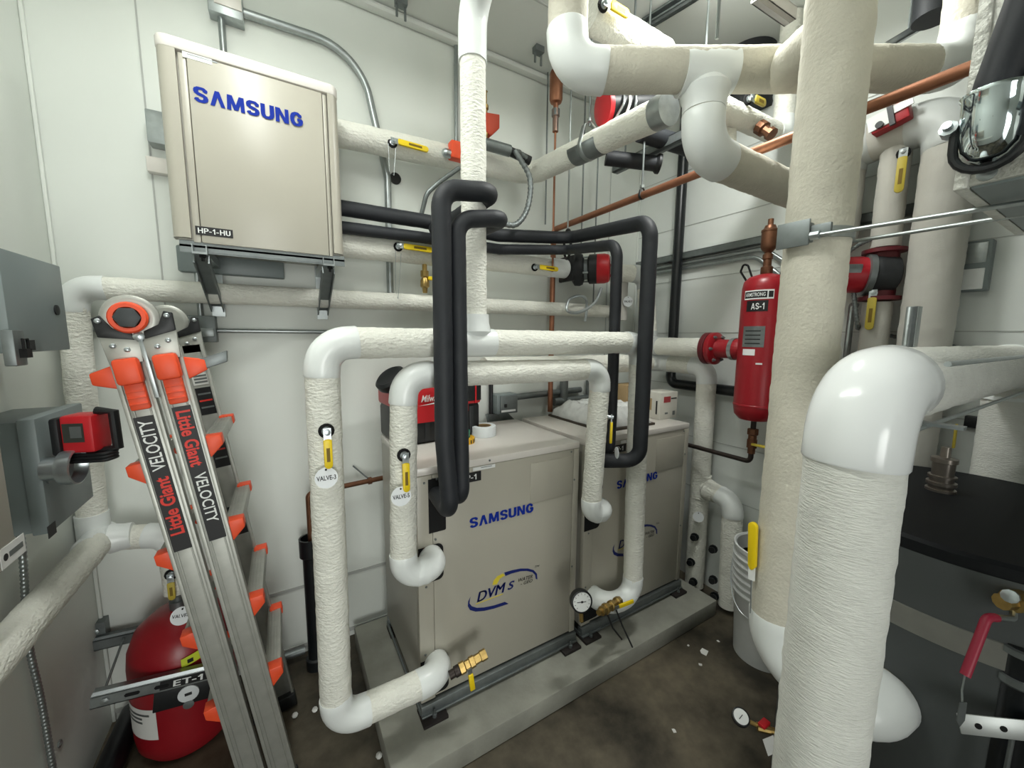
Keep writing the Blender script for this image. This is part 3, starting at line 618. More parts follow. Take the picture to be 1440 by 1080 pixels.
# beige panelboard nearest the camera
pb = thing('panelboard', (XL, .9, .9), 'beige electrical panel cut by the left edge of the photo', 'electrical panel')
bd = MB().box((XL, .55, 1.08), (-.535, 1.27, 1.50)).build('panel_cover', panel_beige, pb, .004)
q = at(18, 775, X=-.535); n = MB().box((-.5354, q.y-.045, q.z-.022), (-.534, q.y+.045, q.z+.022)).build('maker_label', lwhite, bd)
MB().lathe([(.008, 0), (.008, .0006)], (-.534, q.y-.028, q.z), (1, 0, 0), 12).build('label_mark', lblack, n); MB().box((-.5342, q.y-.015, q.z-.006), (-.5334, q.y+.036, q.z+.006)).build('label_print', galv_d, n)
# red and black laser level / work light clamped to the lower box
wl = thing('work_light', at(138, 655, X=-.50), 'red and black battery work light clamped beside the lower grey box', 'work light')
c = at(123, 607, X=-.46); M = frame(c, (RT.x, RT.y+.25, 0), (-RT.y-.25, RT.x, 0))
MB().box((-.035, -.035, -.05), (.035, .03, .05), M).build('light_body', red2, wl, .008)
MB().box((-.055, -.04, -.055), (-.034, .034, .045), M).build('end_cap', black, wl, .008)
f_ = MB(); f_.tube([M @ V(p) for p in ((.025, 0, .056), (.062, 0, .052), (.064, 0, -.045), (.02, 0, -.056))], .012, 10); f_.build('bumper_frame', black, wl)
n = MB().box((-.028, -.0365, -.02), (.016, -.034, .03), M).build('display_label', mat('dark_label', (52, 56, 50), .5), wl)
MB().box((-.012, -.0375, -.008), (.012, -.036, .022), M).build('label_print', galv_d, n)
cd = MB()
for k in range(3): cd.tube(fillet([M @ V(p) for p in ((-.03, -.02, -.058-.009*k), (.045, -.02, -.058-.009*k), (.06, .0, -.056-.008*k), (.045, .02, -.058-.009*k), (-.03, .02, -.058-.009*k))], .015)[0], .005, 8)
cd.build('coiled_cord', black, wl)

# ================================================================ wall conduits and boxes at left
def conduit(pts, r, label, rad=.06, m=None, group=None, name='conduit'):
    return one(MB().tube(fillet(pts, rad, 10)[0], r, 14), name, m or galv, label, 'conduit', group)
YC = 2.028
conduit([at(116, 462.5, Y=YC), at(272, 464.5, Y=YC)], .0095, 'thin steel conduit on the back wall just left of the ladder hinges')
conduit([at(300, 465, Y=YC), at(470, 467, Y=YC), at(900, 470, Y=YC)], .0095, 'thin steel conduit on the back wall running right from the junction box')
conduit([(-.275, YC, 1.66), (-.275, YC, 1.83)], .010, 'short vertical conduit between the wall bracket and the junction box')
jb = thing('junction_box', (-.27, 2.05, 1.555), 'galvanised junction box on the back wall right of the ladder top', 'junction box')
MB().box((-.325, 1.995, 1.553), (-.225, 2.05, 1.66)).build('box_body', galv_d, jb, .003); MB().box((-.30, 1.99, 1.575), (-.232, 1.996, 1.61)).build('cover_plate', galv, jb, .002)
tb = thing('junction_box', (-.12, 2.05, 2.77), 'galvanised junction box near the ceiling above the wall hung unit', 'junction box')
q = at(293, 15, Y=2.0); MB().box((q.x, 1.99, q.z), (q.x+.112, 2.05, q.z+.10)).build('box_body', galv, tb, .003); MB().box((q.x+.02, 1.985, q.z+.03), (q.x+.108, 1.991, q.z+.098)).build('cover_plate', white_sheet, tb, .001)
conduit([(q.x+.037, 2.02, q.z-.0), (q.x+.037, 2.02, 2.5)], .012, 'short vertical conduit from the ceiling junction box to the wall hung unit')
a0 = at(330, 14, Y=YC); conduit([a0, at(505, 72, Y=YC), at(545, 250, Y=YC), at(549, 412, Y=YC)], .0165, 'large steel conduit sweeping right and bending down past the wall hung unit', rad=.22)
gb = thing('junction_box', at(212, 190, Y=2.02), 'galvanised outlet box on the wall at the left edge of the wall hung unit', 'junction box')
q = at(203, 152, Y=1.99); MB().box((q.x, 1.985, q.z-.115), (q.x+.12, 2.05, q.z)).build('box_body', galv, gb, .004); MB().lathe([(.006, 0), (.006, .002)], (q.x+.055, 1.985, q.z-.06), (0, -1, 0), 8).build('knockout', galv_d, gb)
q = at(205, 219, Y=2.02); one(MB().box((q.x, 2.012, q.z-.055), (q.x+.13, 2.05, q.z)), 'strut_plate', white_sheet, 'short painted strut plate on the wall below the outlet box', 'strut plate', bevel=.004)
conduit([at(641, 45, Y=YC), at(642, 240, Y=YC)], .010, 'slim vertical conduit on the back wall beside the white riser')
one(MB().lathe([(.028, -.002), (.028, .002)], at(556, 251, Y=YB-.004), (0, -1, 0), 24), 'hanging_tag', lblack, 'round black tag hanging on the back wall beside the large conduit', 'tag')
# standpipe with copper drain behind the tall header leg
sp = thing('standpipe', (.06, 1.93, 0), 'black open topped drain pipe standing behind the leftmost white pipe', 'drain pipe')
MB().lathe([(.045, 0), (.045, .05), (.034, .055), (.034, .56), (.046, .57), (.046, .655), (.039, .655), (.039, .58), (.03, .57)], (.065, 1.93, 0), (0, 0, 1), 22).build('pipe_body', blackpipe, sp)
one(MB().tube(fillet([(.07, 1.93, .60), (.07, 1.93, .865), (.47, 1.975, .865)], .02, 6)[0], .0125, 12), 'copper_drain', copper_d, 'thin copper drain pipe ending over the black standpipe', 'pipe')
k = thing('pipe_clamp', at(520, 690, Y=2.0), 'small clamp holding the thin copper drain pipe', 'clamp')
MB().lathe([(.018, -.008), (.018, .008)], (.345, 1.961, .865), (1, .11, 0), 14).build('clamp_ring', copper_d, k); MB().cyl((.345, 1.961, .87), (.28, 2.035, .93), .004, 8).build('clamp_rod', galv_d, k)
pp = MB(); pp.tube([(-.15, 2.0, .05), (.02, 2.0, .05)], .018, 12); 
one(pp, 'floor_conduit', galv_d, 'short grey pipe lying at the wall foot left of the black standpipe', 'pipe')

# ================================================================ ladder
LY = 1.385; LW = .385
_p0 = at(214, 560, Y=LY); _p1 = at(361, 1060, Y=LY); LA = (_p1-_p0).normalized(); LS = V((-LA.z, 0, LA.x));
if LS.x < 0: LS = -LS
LB = LA.cross(LS)
if LB.y < 0: LB = -LB
L0 = at(203, 492, Y=LY)                       # top of the rails, middle of the pair
LT = (0-L0.z)/LA.z                           # length down to the floor
def lp(s, t, y=0.): return L0+LS*s+LA*t+V((0, y, 0))
def lbox(mb, s0, s1, t0, t1, y0, y1):
    M = Matrix(((LS.x, 0, LA.x, L0.x), (LS.y, 1, LA.y, L0.y), (LS.z, 0, LA.z, L0.z), (0, 0, 0, 1))); return mb.box((s0, y0, t0), (s1, y1, t1), M)
LM = frame(L0, LS, -LA)                       # local: x across the pair, y up the rail, z toward the camera
lad = thing('step_ladder', lp(0, LT, LW/2), 'folded aluminium ladder with orange fittings leaning in front of the red tank', 'ladder')
RW = .070
for sgn in (-1, 1):
    sc_ = sgn*.0395
    for back in (0, 1):
        y0 = 0 if not back else LW
        m = MB(); d = 1 if not back else -1
        lbox(m, sc_-RW/2, sc_+RW/2, 0, LT-.03, y0+d*.004, y0+d*.010)
        for e in (-1, 1):
            lbox(m, sc_+e*(RW/2-.010), sc_+e*RW/2, 0, LT-.03, y0, y0+d*.024); lbox(m, sc_+e*(RW/2-.020), sc_+e*(RW/2-.016), 0, LT-.03, y0+d*.001, y0+d*.005)
        rl = m.build('side_rail', alu, lad, .0015)
        f = MB(); lbox(f, sc_-RW/2-.004, sc_+RW/2+.004, LT-.06, LT-.004, y0-.006, y0+.03*d+.006*d); f.build('rubber_foot', black, lad, .003)
    # rungs
    for k, t in enumerate((.285, .555, .825, 1.095)):
        if sgn < 0: t += .035
        s0, s1 = (sc_+RW/2-.012, sc_+RW/2+.032) if sgn > 0 else (sc_-RW/2-.030, sc_-RW/2+.012)
        m = MB(); lbox(m, s0, s1, t-.014, t+.016, .01, LW-.01)
        for j in range(4): lbox(m, s0+.006+j*.009, s0+.009+j*.009, t-.0155, t-.0135, .02, LW-.02)
        r = m.build('rung', alu, lad, .002)
        for ya, yb in ((.008, .05), (LW-.05, LW-.008)):
            m = MB(); Mx = Matrix(((LS.x, 0, LA.x, L0.x), (LS.y, 1, LA.y, L0.y), (LS.z, 0, LA.z, L0.z), (0, 0, 0, 1)))
            e = 1 if sgn > 0 else -1; tip = s1 if sgn > 0 else s0; rt = s0+.006 if sgn > 0 else s1-.006
            m.add([Mx @ V(p) for p in [(rt, ya, t-.02), (tip+e*.004, ya, t-.017), (tip+e*.004, ya, t+.012), (rt, ya, t+.05), (rt, yb, t-.02), (tip+e*.004, yb, t-.017), (tip+e*.004, yb, t+.012), (rt, yb, t+.05)]],
                  [(0, 3, 2, 1), (4, 5, 6, 7), (0, 1, 5, 4), (1, 2, 6, 5), (2, 3, 7, 6), (3, 0, 4, 7)]); m.build('rung_cap', orange, r, .003)
    # orange rock locks with a side lug
    m = MB(); lbox(m, sc_-.026, sc_+.026, .016, .085, -.030, .004); lk = m.build('rail_lock', orange, lad, .009)
    m = MB(); lbox(m, sc_-.019, sc_+.022, .075, .155, -.014, .004); m.build('lock_grip', orange, lk, .005)
    for j in range(3):
        m = MB(); lbox(m, sc_-.018, sc_+.021, .102+j*.017, .106+j*.017, -.0165, -.012); m.build('grip_ridge', orange, lk, .001)
    m = MB(); M_ = LM
    s_ = sc_+sgn*RW/2
    m.prism([(s_-sgn*.004, -.03), (s_+sgn*.045, -.045), (s_+sgn*.045, -.075), (s_-sgn*.004, -.095)], -.025, -.004, M_); m.build('lock_lug', orange, lk, .004)
    if sgn > 0:
        m = MB(); m.prism([(s_+.03, -.042), (s_+.10, -.028), (s_+.095, -.06), (s_+.03, -.074)], -.03, -.006, M_); m.build('lock_lever', galv_d, lk, .003)
# hinges front and back
for back in (0, 1):
    y0 = LW if back else 0; Mh = LM @ Matrix.Translation((0, 0, -y0))
    hz = .004 if not back else -.004
    m = MB(); m.prism([(-.072, -.03), (-.006, -.03), (-.002, .02), (-.03, .055), (-.077, .045)], 0, .01, Mh); hp = m.build('hinge_plate', alu, lad, .002)
    m = MB(); m.prism([(.072, -.03), (.006, -.03), (.002, .02), (.03, .055), (.077, .045)], 0, .01, Mh); hp2 = m.build('hinge_plate', alu, lad, .002)
    hc = Mh @ V((-.008, .085, .0)); nd = V((0, -1, 0))
    MB().lathe([(.056, -.012), (.058, -.006), (.058, .008), (.05, .012), (.045, .012)], hc, nd, 36).build('hinge_disc', alu, lad)
    for e in (-1, 1):
        m = MB(); m.prism([(e*.010, .028), (e*.077, .043), (e*.079, .09), (e*.062, .096), (e*.045, .062), (e*.012, .048)], .004, .016, Mh); m.build('hinge_shield', black, lad, .002)
        for q in ((.067, .083), (.03, .005), (.055, .018)): MB().lathe([(.0065, 0), (.0065, .003), (.003, .005)], Mh @ V((e*q[0], q[1], .016 if q[1] > .05 else .010)), nd, 12).build('rivet', chrome, lad)
    m = MB(); m.prism([(-.0052, -.13), (.0052, -.13), (.0052, .03), (-.0052, .03)], .0, .01, Mh); m.build('center_bar', galv, lad, .001); MB().lathe([(.012, 0), (.012, .006), (.004, .009)], Mh @ V((0, .036, .01)), nd, 14).build('pivot', chrome, lad)
    if not back:
        ring = []; 
        kn = MB(); kn.lathe([(.030, .012), (.038, .014), (.040, .024), (.036, .030), (.027, .030), (.024, .018)], hc, nd, 24); kn.build('hinge_knob', orange, lad)
        c2 = MB(); c2.lathe([(.027, .012), (.027, .034), (.022, .036)], hc, nd, 6); c2.build('knob_cap', grey_box if False else mat('dark_grey_plastic', (58, 62, 64), .5), lad)
# decals on the front rails
up = -LA; xr = LS
for sgn in (-1, 1):
    sc_ = sgn*.0395+(.002 if sgn > 0 else -.001)
    ta, tb = (.165, .575)
    pl = MB(); lbox(pl, sc_-.021, sc_+.020, ta+(.01 if sgn < 0 else 0), tb, -.0010, .0045); bd = pl.build('decal_strip', lblack, lad)
    if sgn < 0:
        text('decal_lettering', 'VELOCITY', lwhite, bd, lp(sc_+.0155, ta+.165, -.0014), -LA, -LS, .145, .030, .012)
        text('decal_lettering', 'Little Giant', lred, bd, lp(sc_+.0155, tb-.05, -.0014), -LA, -LS, .175, .033, .03)
    else:
        text('decal_lettering', 'Little Giant', lred, bd, lp(sc_-.0155, ta+.012, -.0014), LA, LS, .165, .033, .03)
        text('decal_lettering', 'VELOCITY', lwhite, bd, lp(sc_-.0135, ta+.198, -.0014), LA, LS, .155, .028, .012)
# instruction labels on the inside of the rear rail
sc_ = .0395
for ta, tb, mm in ((.10, .145, paper), (.155, .255, lblack), (.33, .46, lblack), (.62, .74, lblack)):
    m = MB(); lbox(m, sc_-.022, sc_+.026, ta, tb, LW-.0115, LW-.0095); q = m.build('warning_label', mm, lad)
    for j in range(3):
        tt = ta+(tb-ta)*(.2+.25*j); m = MB(); lbox(m, sc_-.017, sc_+.02, tt, tt+.006, LW-.0122, LW-.0113); m.build('label_print', lred if (j == 1 and mm is lblack) else galv_d, q)

# ================================================================ piping on the back wall behind the heat pumps
pN = pipe('insulated_pipe', 'upper insulated pipe from the wall hung unit to the corner, then toward the camera', 'pipe',
    [[(.236, 1.93, 2.452), (1.262, 1.93, 2.492), (1.262, 1.02, 2.415)]], .055, .10, m=canvas, part='canvas_jacket')
p = at(552, 201, Y=1.875); lever(pN, p, (0, -1, .15), (1, 0, -.02), .16, w_=.026)
MB().tube([(p.x-.02, 1.868, p.z-.01), (p.x-.02, 1.866, p.z-.13), (p.x+.0, 1.866, p.z-.14), (p.x+.012, 1.866, p.z-.02)], .0012, 6).build('hanging_chain', galv, pN)
pL_ = pipe('insulated_pipe', 'lower insulated pipe from the wall hung unit to the red circulator, with yellow levers', 'pipe',
    [[(.236, 1.93, 1.985), (1.52, 1.93, 2.0)]], .052, .1, m=canvas)
p = at(560, 347, Y=1.877); lever(pL_, p, (0, -1, .1), (1, 0, -.02), .16, w_=.026)
MB().tube([(p.x-.015, 1.868, p.z-.02), (p.x-.02, 1.866, p.z-.2), (p.x-.01, 1.866, p.z-.24), (p.x+.01, 1.866, p.z-.03)], .0012, 6).build('hanging_chain', galv, pL_)
p = at(752, 376, Y=1.877); lever(pL_, p, (0, -1, .1), (1, 0, -.02), .15, w_=.026)
MB().lathe([(.052, 0), (.056, .004), (.056, .12), (.052, .124)], (1.40, 1.93, 1.999), (1, 0, .01), 30).build('end_cover', pvc, pL_)
dv = thing('drain_valve', at(597, 405, Y=1.93), 'small brass valve with yellow lever hanging under the lower insulated wall pipe', 'valve')
q = at(597, 372, Y=1.93); MB().lathe([(.012, 0), (.012, .03), (.02, .032), (.02, .06), (.015, .065), (.022, .08), (.022, .11), (.014, .115), (.011, .14)], (q.x, 1.93, 1.94), (0, 0, -1), 10).build('valve_body', brass, dv)
MB().box((q.x+.01, 1.90, 1.862), (q.x+.09, 1.92, 1.88)).build('lever_grip', yellow, dv, .003)
# red and black circulator at the far end
def circulator(c, ax, label, r=.085, big=1., face=True):
    c = V(c); ax = V(ax).normalized(); t = thing('circulator_pump', c-V((0, 0, r)), label, 'pump')
    v = MB().lathe([(.04, -.05), (.07, -.045), (.095, -.03), (.098, .0), (.09, .02), (.06, .03)], c, ax, 28).build('volute', mat('black_casting', (40, 42, 44), .55, .2, bump=.2), t)
    MB().lathe([(.062, .02), (.062, .05), (.068, .052)], c, ax, 24).build('bracket_ring', galv_d, t)
    for k in range(4): a = PI/2*k+.4; _, u, w2 = orth(ax); MB().cyl(c+(u*math.cos(a)+w2*math.sin(a))*.075-ax*.03, c+(u*math.cos(a)+w2*math.sin(a))*.075+ax*.055, .006, 8).build('tie_bolt', galv, t)
    MB().lathe([(.070, .05), (r, .06), (r, .105), (r*.99, .106)], c, ax, 32).build('finned_housing', black, t)
    mt = MB().lathe([(r*.99, .104), (r, .106), (r, .15), (r*.93, .175), (r*.8, .182)], c, ax, 32).build('motor_cap', red2, t)
    fc = MB().lathe([(r*.8, .181), (r*.78, .185), (.01, .187)], c, ax, 32).build('control_face', black, t)
    for j, (a, m_) in enumerate(((.6, red2), (1.6, lwhite), (-1.2, red2))): _, u, w2 = orth(ax); MB().ball(c+ax*.187+(u*math.cos(a)+w2*math.sin(a))*r*.5, .009, seg=10, rings=6).build('indicator', m_, fc)
    return t
pc = at(808, 388, Y=1.93); circulator((1.615, 1.905, 2.0), (.72, -.70, .02), 'red and black circulator pump at the right end of the lower wall pipe', .088)
MB_ = thing('pump_flange', (1.56, 1.93, 1.90), 'black square pump flange bolted to the lower insulated wall pipe', 'flange')
MB().box((1.525, 1.86, 1.925), (1.548, 2.0, 2.075)).build('flange_plate', black, MB_, .008); MB().cyl((1.515, 1.93, 2.0), (1.60, 1.93, 2.0), .03, 16).build('flange_neck', black, MB_)
one(MB().tube(smooth([at(846, 405, Y=1.80), at(836, 426, Y=1.80), at(815, 439, Y=1.82), at(798, 437, Y=1.84), at(800, 422, Y=1.86), at(815, 416, Y=1.88), at(825, 424, Y=1.9), at(823, 452, Y=1.9)], 8), .009, 10), 'power_whip', chrome, 'bright curled cable whip hanging from the red circulator at the corner', 'cable')
# corner elbow into the back wall header and the line to the air separator
pN2 = pipe('insulated_pipe', 'insulated pipe from the corner down to the red flange of the air separator', 'pipe',
    [[(1.74, 1.90, 2.0), (2.085, 1.80, 2.0), (2.085, 1.74, 1.533), (2.06, 1.30, 1.532)]], .055, .075, m=canvas, cover=mat('grey_pvc_cover', (196, 200, 198), .35))
pM = pipe('insulated_pipe', 'short stub of insulated pipe rising at the corner behind the black tubes, with round tag', 'pipe', [[(1.955, 1.90, 1.70), (1.955, 1.90, 1.97)]], .058, .05, m=mat('grey_canvas', (186, 184, 178), .7, bump=.2))
p = at(886, 388, Y=1.845); lever(pM, p, (-.2, -1, .1), (1, 0, 0), .12, w_=.028, hole=False)
disc_tag(at(883, 424, Y=1.825), (-.35, -1, 0), (0, 0, 1), 'VALVE-7', '', .034)['label'] = 'small round white tag between the two black tubes at the corner'
rootC = pipe('insulated_pipe', 'white insulated pipe behind the header, turning down beside the far heat pump to the floor', 'pipe',
    [[(.86, 1.72, 1.43), (2.16, 1.72, 1.425), (2.16, 1.37, 1.415), (2.16, 1.36, .04)], [(2.16, 1.36, .70), (2.16, 1.16, .66), (2.16, 1.14, .04)]], .054, .075, cover=pvc, m=pvc if False else canvas)
tee(rootC, (2.16, 1.36, .69), (0, 0, 1), (0, -1, -.15), .054, .07, canvas)
for px_, py_, xx in ((972, 790, 0), (975, 818, 0), (977, 755, 0), (1003, 772, 1), (1003, 815, 1), (1005, 838, 1)):
    pt = at(px_, py_, X=2.106 if not xx else 2.108); s_ = thing('valve_stub', pt, 'dark valve stub on the insulated legs beside the far heat pump', 'valve', 'dark valve stubs beside the far heat pump')
    MB().lathe([(.024, -.006), (.024, .004), (.012, .005), (.012, .02), (.018, .021), (.018, .03), (.006, .031)], pt, (-1, -.25, .1), 10).build('stub_body', blackpipe, s_)
disc_tag(at(982, 727, X=2.09), (-1, -.5, .3), (0, 0, 1), '', '', .03)['label'] = 'round pale tag on the insulated tee right of the far heat pump'

# ================================================================ air separator
ac = V((2.05, 1.03, 0)); ar_ = .098
asx = thing('air_separator', (ac.x, ac.y, 1.17), 'tall red steel air separator hanging by the right wall behind the large white pipe', 'air separator')
sh = MB().lathe([(.03, 1.172), (.07, 1.18), (.092, 1.205), (ar_, 1.245), (ar_, 1.248), (ar_*1.02, 1.25), (ar_*1.02, 1.258), (ar_, 1.26), (ar_, 1.83), (.092, 1.862), (.07, 1.885), (.03, 1.897)], ac, (0, 0, 1), 40).build('vessel', red, asx)
MB().lathe([(.020, 1.89), (.026, 1.90), (.026, 1.93), (.018, 1.935), (.018, 1.965), (.022, 1.97), (.022, 1.99), (.016, 1.995), (.014, 2.02)], ac, (0, 0, 1), 12).build('vent_fitting', copper_d, asx)
for e in (-1, 1):
    b = ac+V((.0, e*.06, 1.875)); MB().tube(fillet([b, b+V((-.01, e*.025, .075)), b+V((-.015, e*.045, .085)), b+V((-.01, e*.06, .05)), b+V((.01, e*.03, -.01))], .012, 5)[0], .005, 8).build('lifting_loop', dark, asx)
av = thing('air_vent', (ac.x, ac.y, 2.02), 'copper coloured automatic air vent on top of the red air separator', 'air vent')
MB().lathe([(.016, 2.0), (.03, 2.015), (.034, 2.03), (.034, 2.095), (.036, 2.097), (.036, 2.105), (.028, 2.11), (.022, 2.125), (.012, 2.127), (.012, 2.155), (.006, 2.156)], ac, (0, 0, 1), 24).build('vent_body', copper_d, av)
# nozzle and flange toward the corner
MB().lathe([(.05, .085), (.055, .10), (.055, .12)], ac+V((0, 0, 1.53)), (0, 1, 0), 24).build('nozzle_collar', red, asx)
MB().lathe([(.058, .118), (.058, .138)], ac+V((0, 0, 1.53)), (0, 1, 0), 24).build('grooved_band', galv, asx)
MB().lathe([(.050, .13), (.050, .215), (.055, .225)], ac+V((0, 0, 1.53)), (0, 1, 0), 24).build('spool', red, asx)
fl = MB().lathe([(.055, .215), (.084, .222), (.088, .226), (.088, .248), (.084, .252)], ac+V((0, 0, 1.53)), (0, 1, 0), 32).build('flange', red, asx)
MB().lathe([(.084, .256), (.088, .26), (.088, .282), (.06, .288)], ac+V((0, 0, 1.53)), (0, 1, 0), 32).build('flange', mat('dark_red_casting', (96, 22, 30), .5), asx)
for k in range(6): a = PI/3*k; MB().lathe([(.010, 0), (.010, .012), (.005, .014), (.005, .02)], ac+V((.070*math.cos(a), .224, 1.53+.070*math.sin(a))), (0, -1, 0), 6).build('flange_bolt', galv_d, fl)
am = -63
lb = wrap('maker_plate', ac.x, ac.y, ar_+.001, am-55, am+22, 1.772, 1.815, lwhite, asx); wrap('plate_border', ac.x, ac.y, ar_+.0014, am-53, am+6, 1.778, 1.809, lblack, lb)
wrap_text('plate_lettering', 'ARMSTRONG', lwhite, lb, ac.x, ac.y, ar_+.0022, am-24, 1.785, .090, .018, .012)
wrap('plate_logo', ac.x, ac.y, ar_+.0016, am+9, am+20, 1.779, 1.808, lblack, lb)
lb = wrap('name_plate', ac.x, ac.y, ar_+.001, am-45, am+10, 1.715, 1.766, lblack, asx); stroke_letters('name_plate_lettering', 'ÂS-1', lwhite, lb, (0, 0, 0), (1, 0, 0), (0, 1, 0), .058, .030, .2, curve=(ac.x, ac.y, ar_+.0020, am-14, 1.724))
lb = wrap('rating_plate', ac.x, ac.y, ar_+.001, am-50, am+8, 1.545, 1.645, galv_d, asx)
for k in range(4): wrap('plate_print', ac.x, ac.y, ar_+.0014, am-42, am-2, 1.56+.02*k, 1.565+.02*k, lblack, lb)
wrap('small_label', ac.x, ac.y, ar_+.001, am-46, am-12, 1.505, 1.535, lwhite, asx); wrap('small_label', ac.x, ac.y, ar_+.001, am-8, am+8, 1.462, 1.47, lwhite, asx)
# blowdown below the separator
bd = thing('blowdown_pipe', (ac.x, ac.y, .98), 'dark drain pipe with a brass ball valve under the red air separator', 'drain pipe')
MB().tube(fillet([(ac.x, ac.y, 1.17), (ac.x, ac.y, .955), (ac.x, 1.42, .955)], .025, 6)[0], .0125, 12).build('drain_tube', mat('black_iron', (58, 50, 46), .5, .5), bd)
vb = MB().lathe([(.018, 1.13), (.026, 1.128), (.026, 1.10), (.02, 1.095), (.02, 1.075), (.024, 1.072), (.024, 1.03), (.018, 1.028), (.018, 1.0)][::-1], ac, (0, 0, 1), 8).build('valve_body', copper_d, bd)
MB().box((ac.x-.03, ac.y-.10, 1.048), (ac.x-.012, ac.y-.01, 1.06)).build('lever_grip', mat('faded_yellow_vinyl', (190, 170, 60), .5), bd, .003)
pK2 = pipe('insulated_pipe', 'insulated pipe leaving the red air separator along the right wall toward the camera', 'pipe', [[(2.06, .90, 1.52), (2.06, .72, 1.515)], ], .05, .06, m=canvas)
# ================================================================ right wall services
strut('strut_channel', (XR-.022, 2.02, 2.105), (XR-.022, -.9, 2.13), 'long dark strut channel along the right wall behind the air separator', m=galv_d, slots=False)
conduit([(XR-.018, 1.98, 2.062), (XR-.018, 1.16, 2.068), (XR-.018, 1.0, 1.94), (XR-.018, .8, 1.9)], .0115, 'upper thin conduit below the strut, bending down behind the air separator', .12)
conduit([(XR-.018, 1.98, 2.032), (XR-.018, 1.20, 2.035), (XR-.018, 1.03, 1.88), (XR-.018, .9, 1.84)], .0115, 'lower thin conduit below the strut, bending down behind the air separator', .12)
one(MB().tube(fillet([(2.225, 1.665, 3.08), (2.225, 1.665, 1.285), (2.225, .75, 1.285)], .05, 8)[0], .031, 20), 'drain_stack', blackpipe, 'black drain pipe down the right wall, turning behind the red air separator', 'drain pipe')
for z in (2.34, 1.72):
    pass
db = thing('duplex_box', at(1370, 410, X=XR), 'small grey and white electrical device box on the right wall', 'electrical box')
q0, q1 = at(1362, 340, X=XR-.05), at(1387, 408, X=XR-.05); MB().box((XR-.05, q1.y-.0, q1.z), (XR, q0.y+.02, q0.z)).build('box_body', grey_box, db, .004)
MB().box((XR-.055, q1.y+.01, q1.z+.006), (XR-.05, q0.y+.012, (q0.z+q1.z)/2-.01)).build('cover_plate', lwhite, db, .002); MB().box((XR-.053, q1.y+.01, (q0.z+q1.z)/2+.01), (XR-.049, q0.y+.012, q0.z-.008)).build('cover_plate', galv, db, .002)
q0, q1 = at(1356, 588, X=XR-.03), at(1440, 604, X=XR-.03); one(MB().box((XR-.03, -.1, q0.z-.035), (XR, q0.y, q0.z+.01)), 'wall_rail', black, 'black horizontal rail on the right wall above the dark tank', 'rail', bevel=.003)
# header with three drops near the right wall
xg = 2.15
pG = pipe('insulated_pipe', 'thick white insulated pipe against the right wall dropping behind the dark tank', 'pipe',
    [[(xg, .80, 2.0), (xg, .80, 2.392), (xg, .48, 2.405), (xg, .485, .05)]], .076, .09, m=mat('canvas_wrap_shaded', (190, 188, 180), .8, var=.05, bump=.3), cover=mat('grey_pvc_cover', (196, 200, 198), .35), rads=[.07, .09])  # white canvas greyed here; dimness by the right wall is in the colour
pJ = pipe('insulated_pipe', 'thinner insulated pipe through the red pump near the right wall', 'pipe', [[(xg, .632, 2.36), (xg, .632, 1.96)], [(xg, .632, 1.74), (xg, .632, 1.1)]], .048, .05, m=MATS['canvas_wrap_shaded'])
p = at(1270, 215, X=xg-.05); bl = lever(pJ, (xg-.046, p.y, p.z), (-1, -.25, 0), (0, .0, -1), .15, grip=mat('faded_yellow_vinyl', (190, 170, 60), .5), w_=.028)
p = at(1245, 418, X=xg-.05); lever(pJ, (xg-.047, .635, p.z+.02), (-1, -.2, 0), (0, 0, -1), .15, grip=mat('faded_yellow_vinyl', (190, 170, 60), .5), w_=.028, hole=False)
cp = thing('circulator_pump', (xg, .632, 1.74), 'red circulator pump with dark casing near the right wall beside the large pipe', 'pump')
c = V((xg-.01, .632, 1.85)); ax = V((-.55, .83, .06)).normalized()
MB().lathe([(.05, 1.745), (.07, 1.747), (.07, 1.762), (.05, 1.764), (.05, 1.936), (.07, 1.938), (.07, 1.953), (.05, 1.955)], (xg, .632, 0), (0, 0, 1), 24).build('pump_flange', mat('dark_red_casting', (96, 22, 30), .5), cp)
MB().lathe([(.05, -.055), (.07, -.045), (.076, -.02), (.078, .01), (.078, .03), (.075, .035)], c, ax, 30).build('volute', mat('black_casting', (40, 42, 44), .55, .2, bump=.2), cp)
MB().lathe([(.078, .03), (.084, .033), (.084, .052), (.078, .055)], c, ax, 30).build('bracket_ring', galv_d, cp)
mo = MB().lathe([(.070, .05), (.074, .07), (.074, .13), (.068, .18), (.052, .21), (.02, .222)], c, ax, 30).build('motor_housing', redpump, cp)
_, u, w2 = orth(ax); sd_ = V((-.85, -.5, 0)); sd_ = (sd_-ax*sd_.dot(ax)).normalized(); M = frame(c+ax*.12+sd_*.062, ax, V((0, 0, 1)))
if (M.to_3x3() @ V((0, 0, 1))).dot(sd_) < 0: M = frame(c+ax*.12+sd_*.062, -ax, V((0, 0, 1)))
MB().box((-.04, -.004, 0), (.04, .034, .012), M).build('terminal_cover', galv_d, mo, .003); MB().box((-.05, -.036, 0), (-.0, -.020, .012), M).build('label_plate', lwhite, mo)
flex('flexible_conduit', [c+ax*.14+V((0, 0, .06)), c+ax*.10+V((0, -.02, .12)), c+V((.06, -.02, .19))], .009, 'ribbed cable from the top of the red pump near the right wall')
flex('flexible_conduit', [c+ax*.08+V((0, 0, -.07)), c+ax*.05+V((-.02, 0, -.2)), V((2.2, .69, 1.63)), V((2.262, .60, 1.60)), (XR-.018, .42, 1.56), (XR-.02, .2, 1.50)], .009, 'ribbed cable drooping from below the red pump along the right wall')
ha = thing('valve_actuator', at(1240, 190, X=2.03), 'red actuator with white plate fixed on the pipe below the orange copper line', 'actuator')
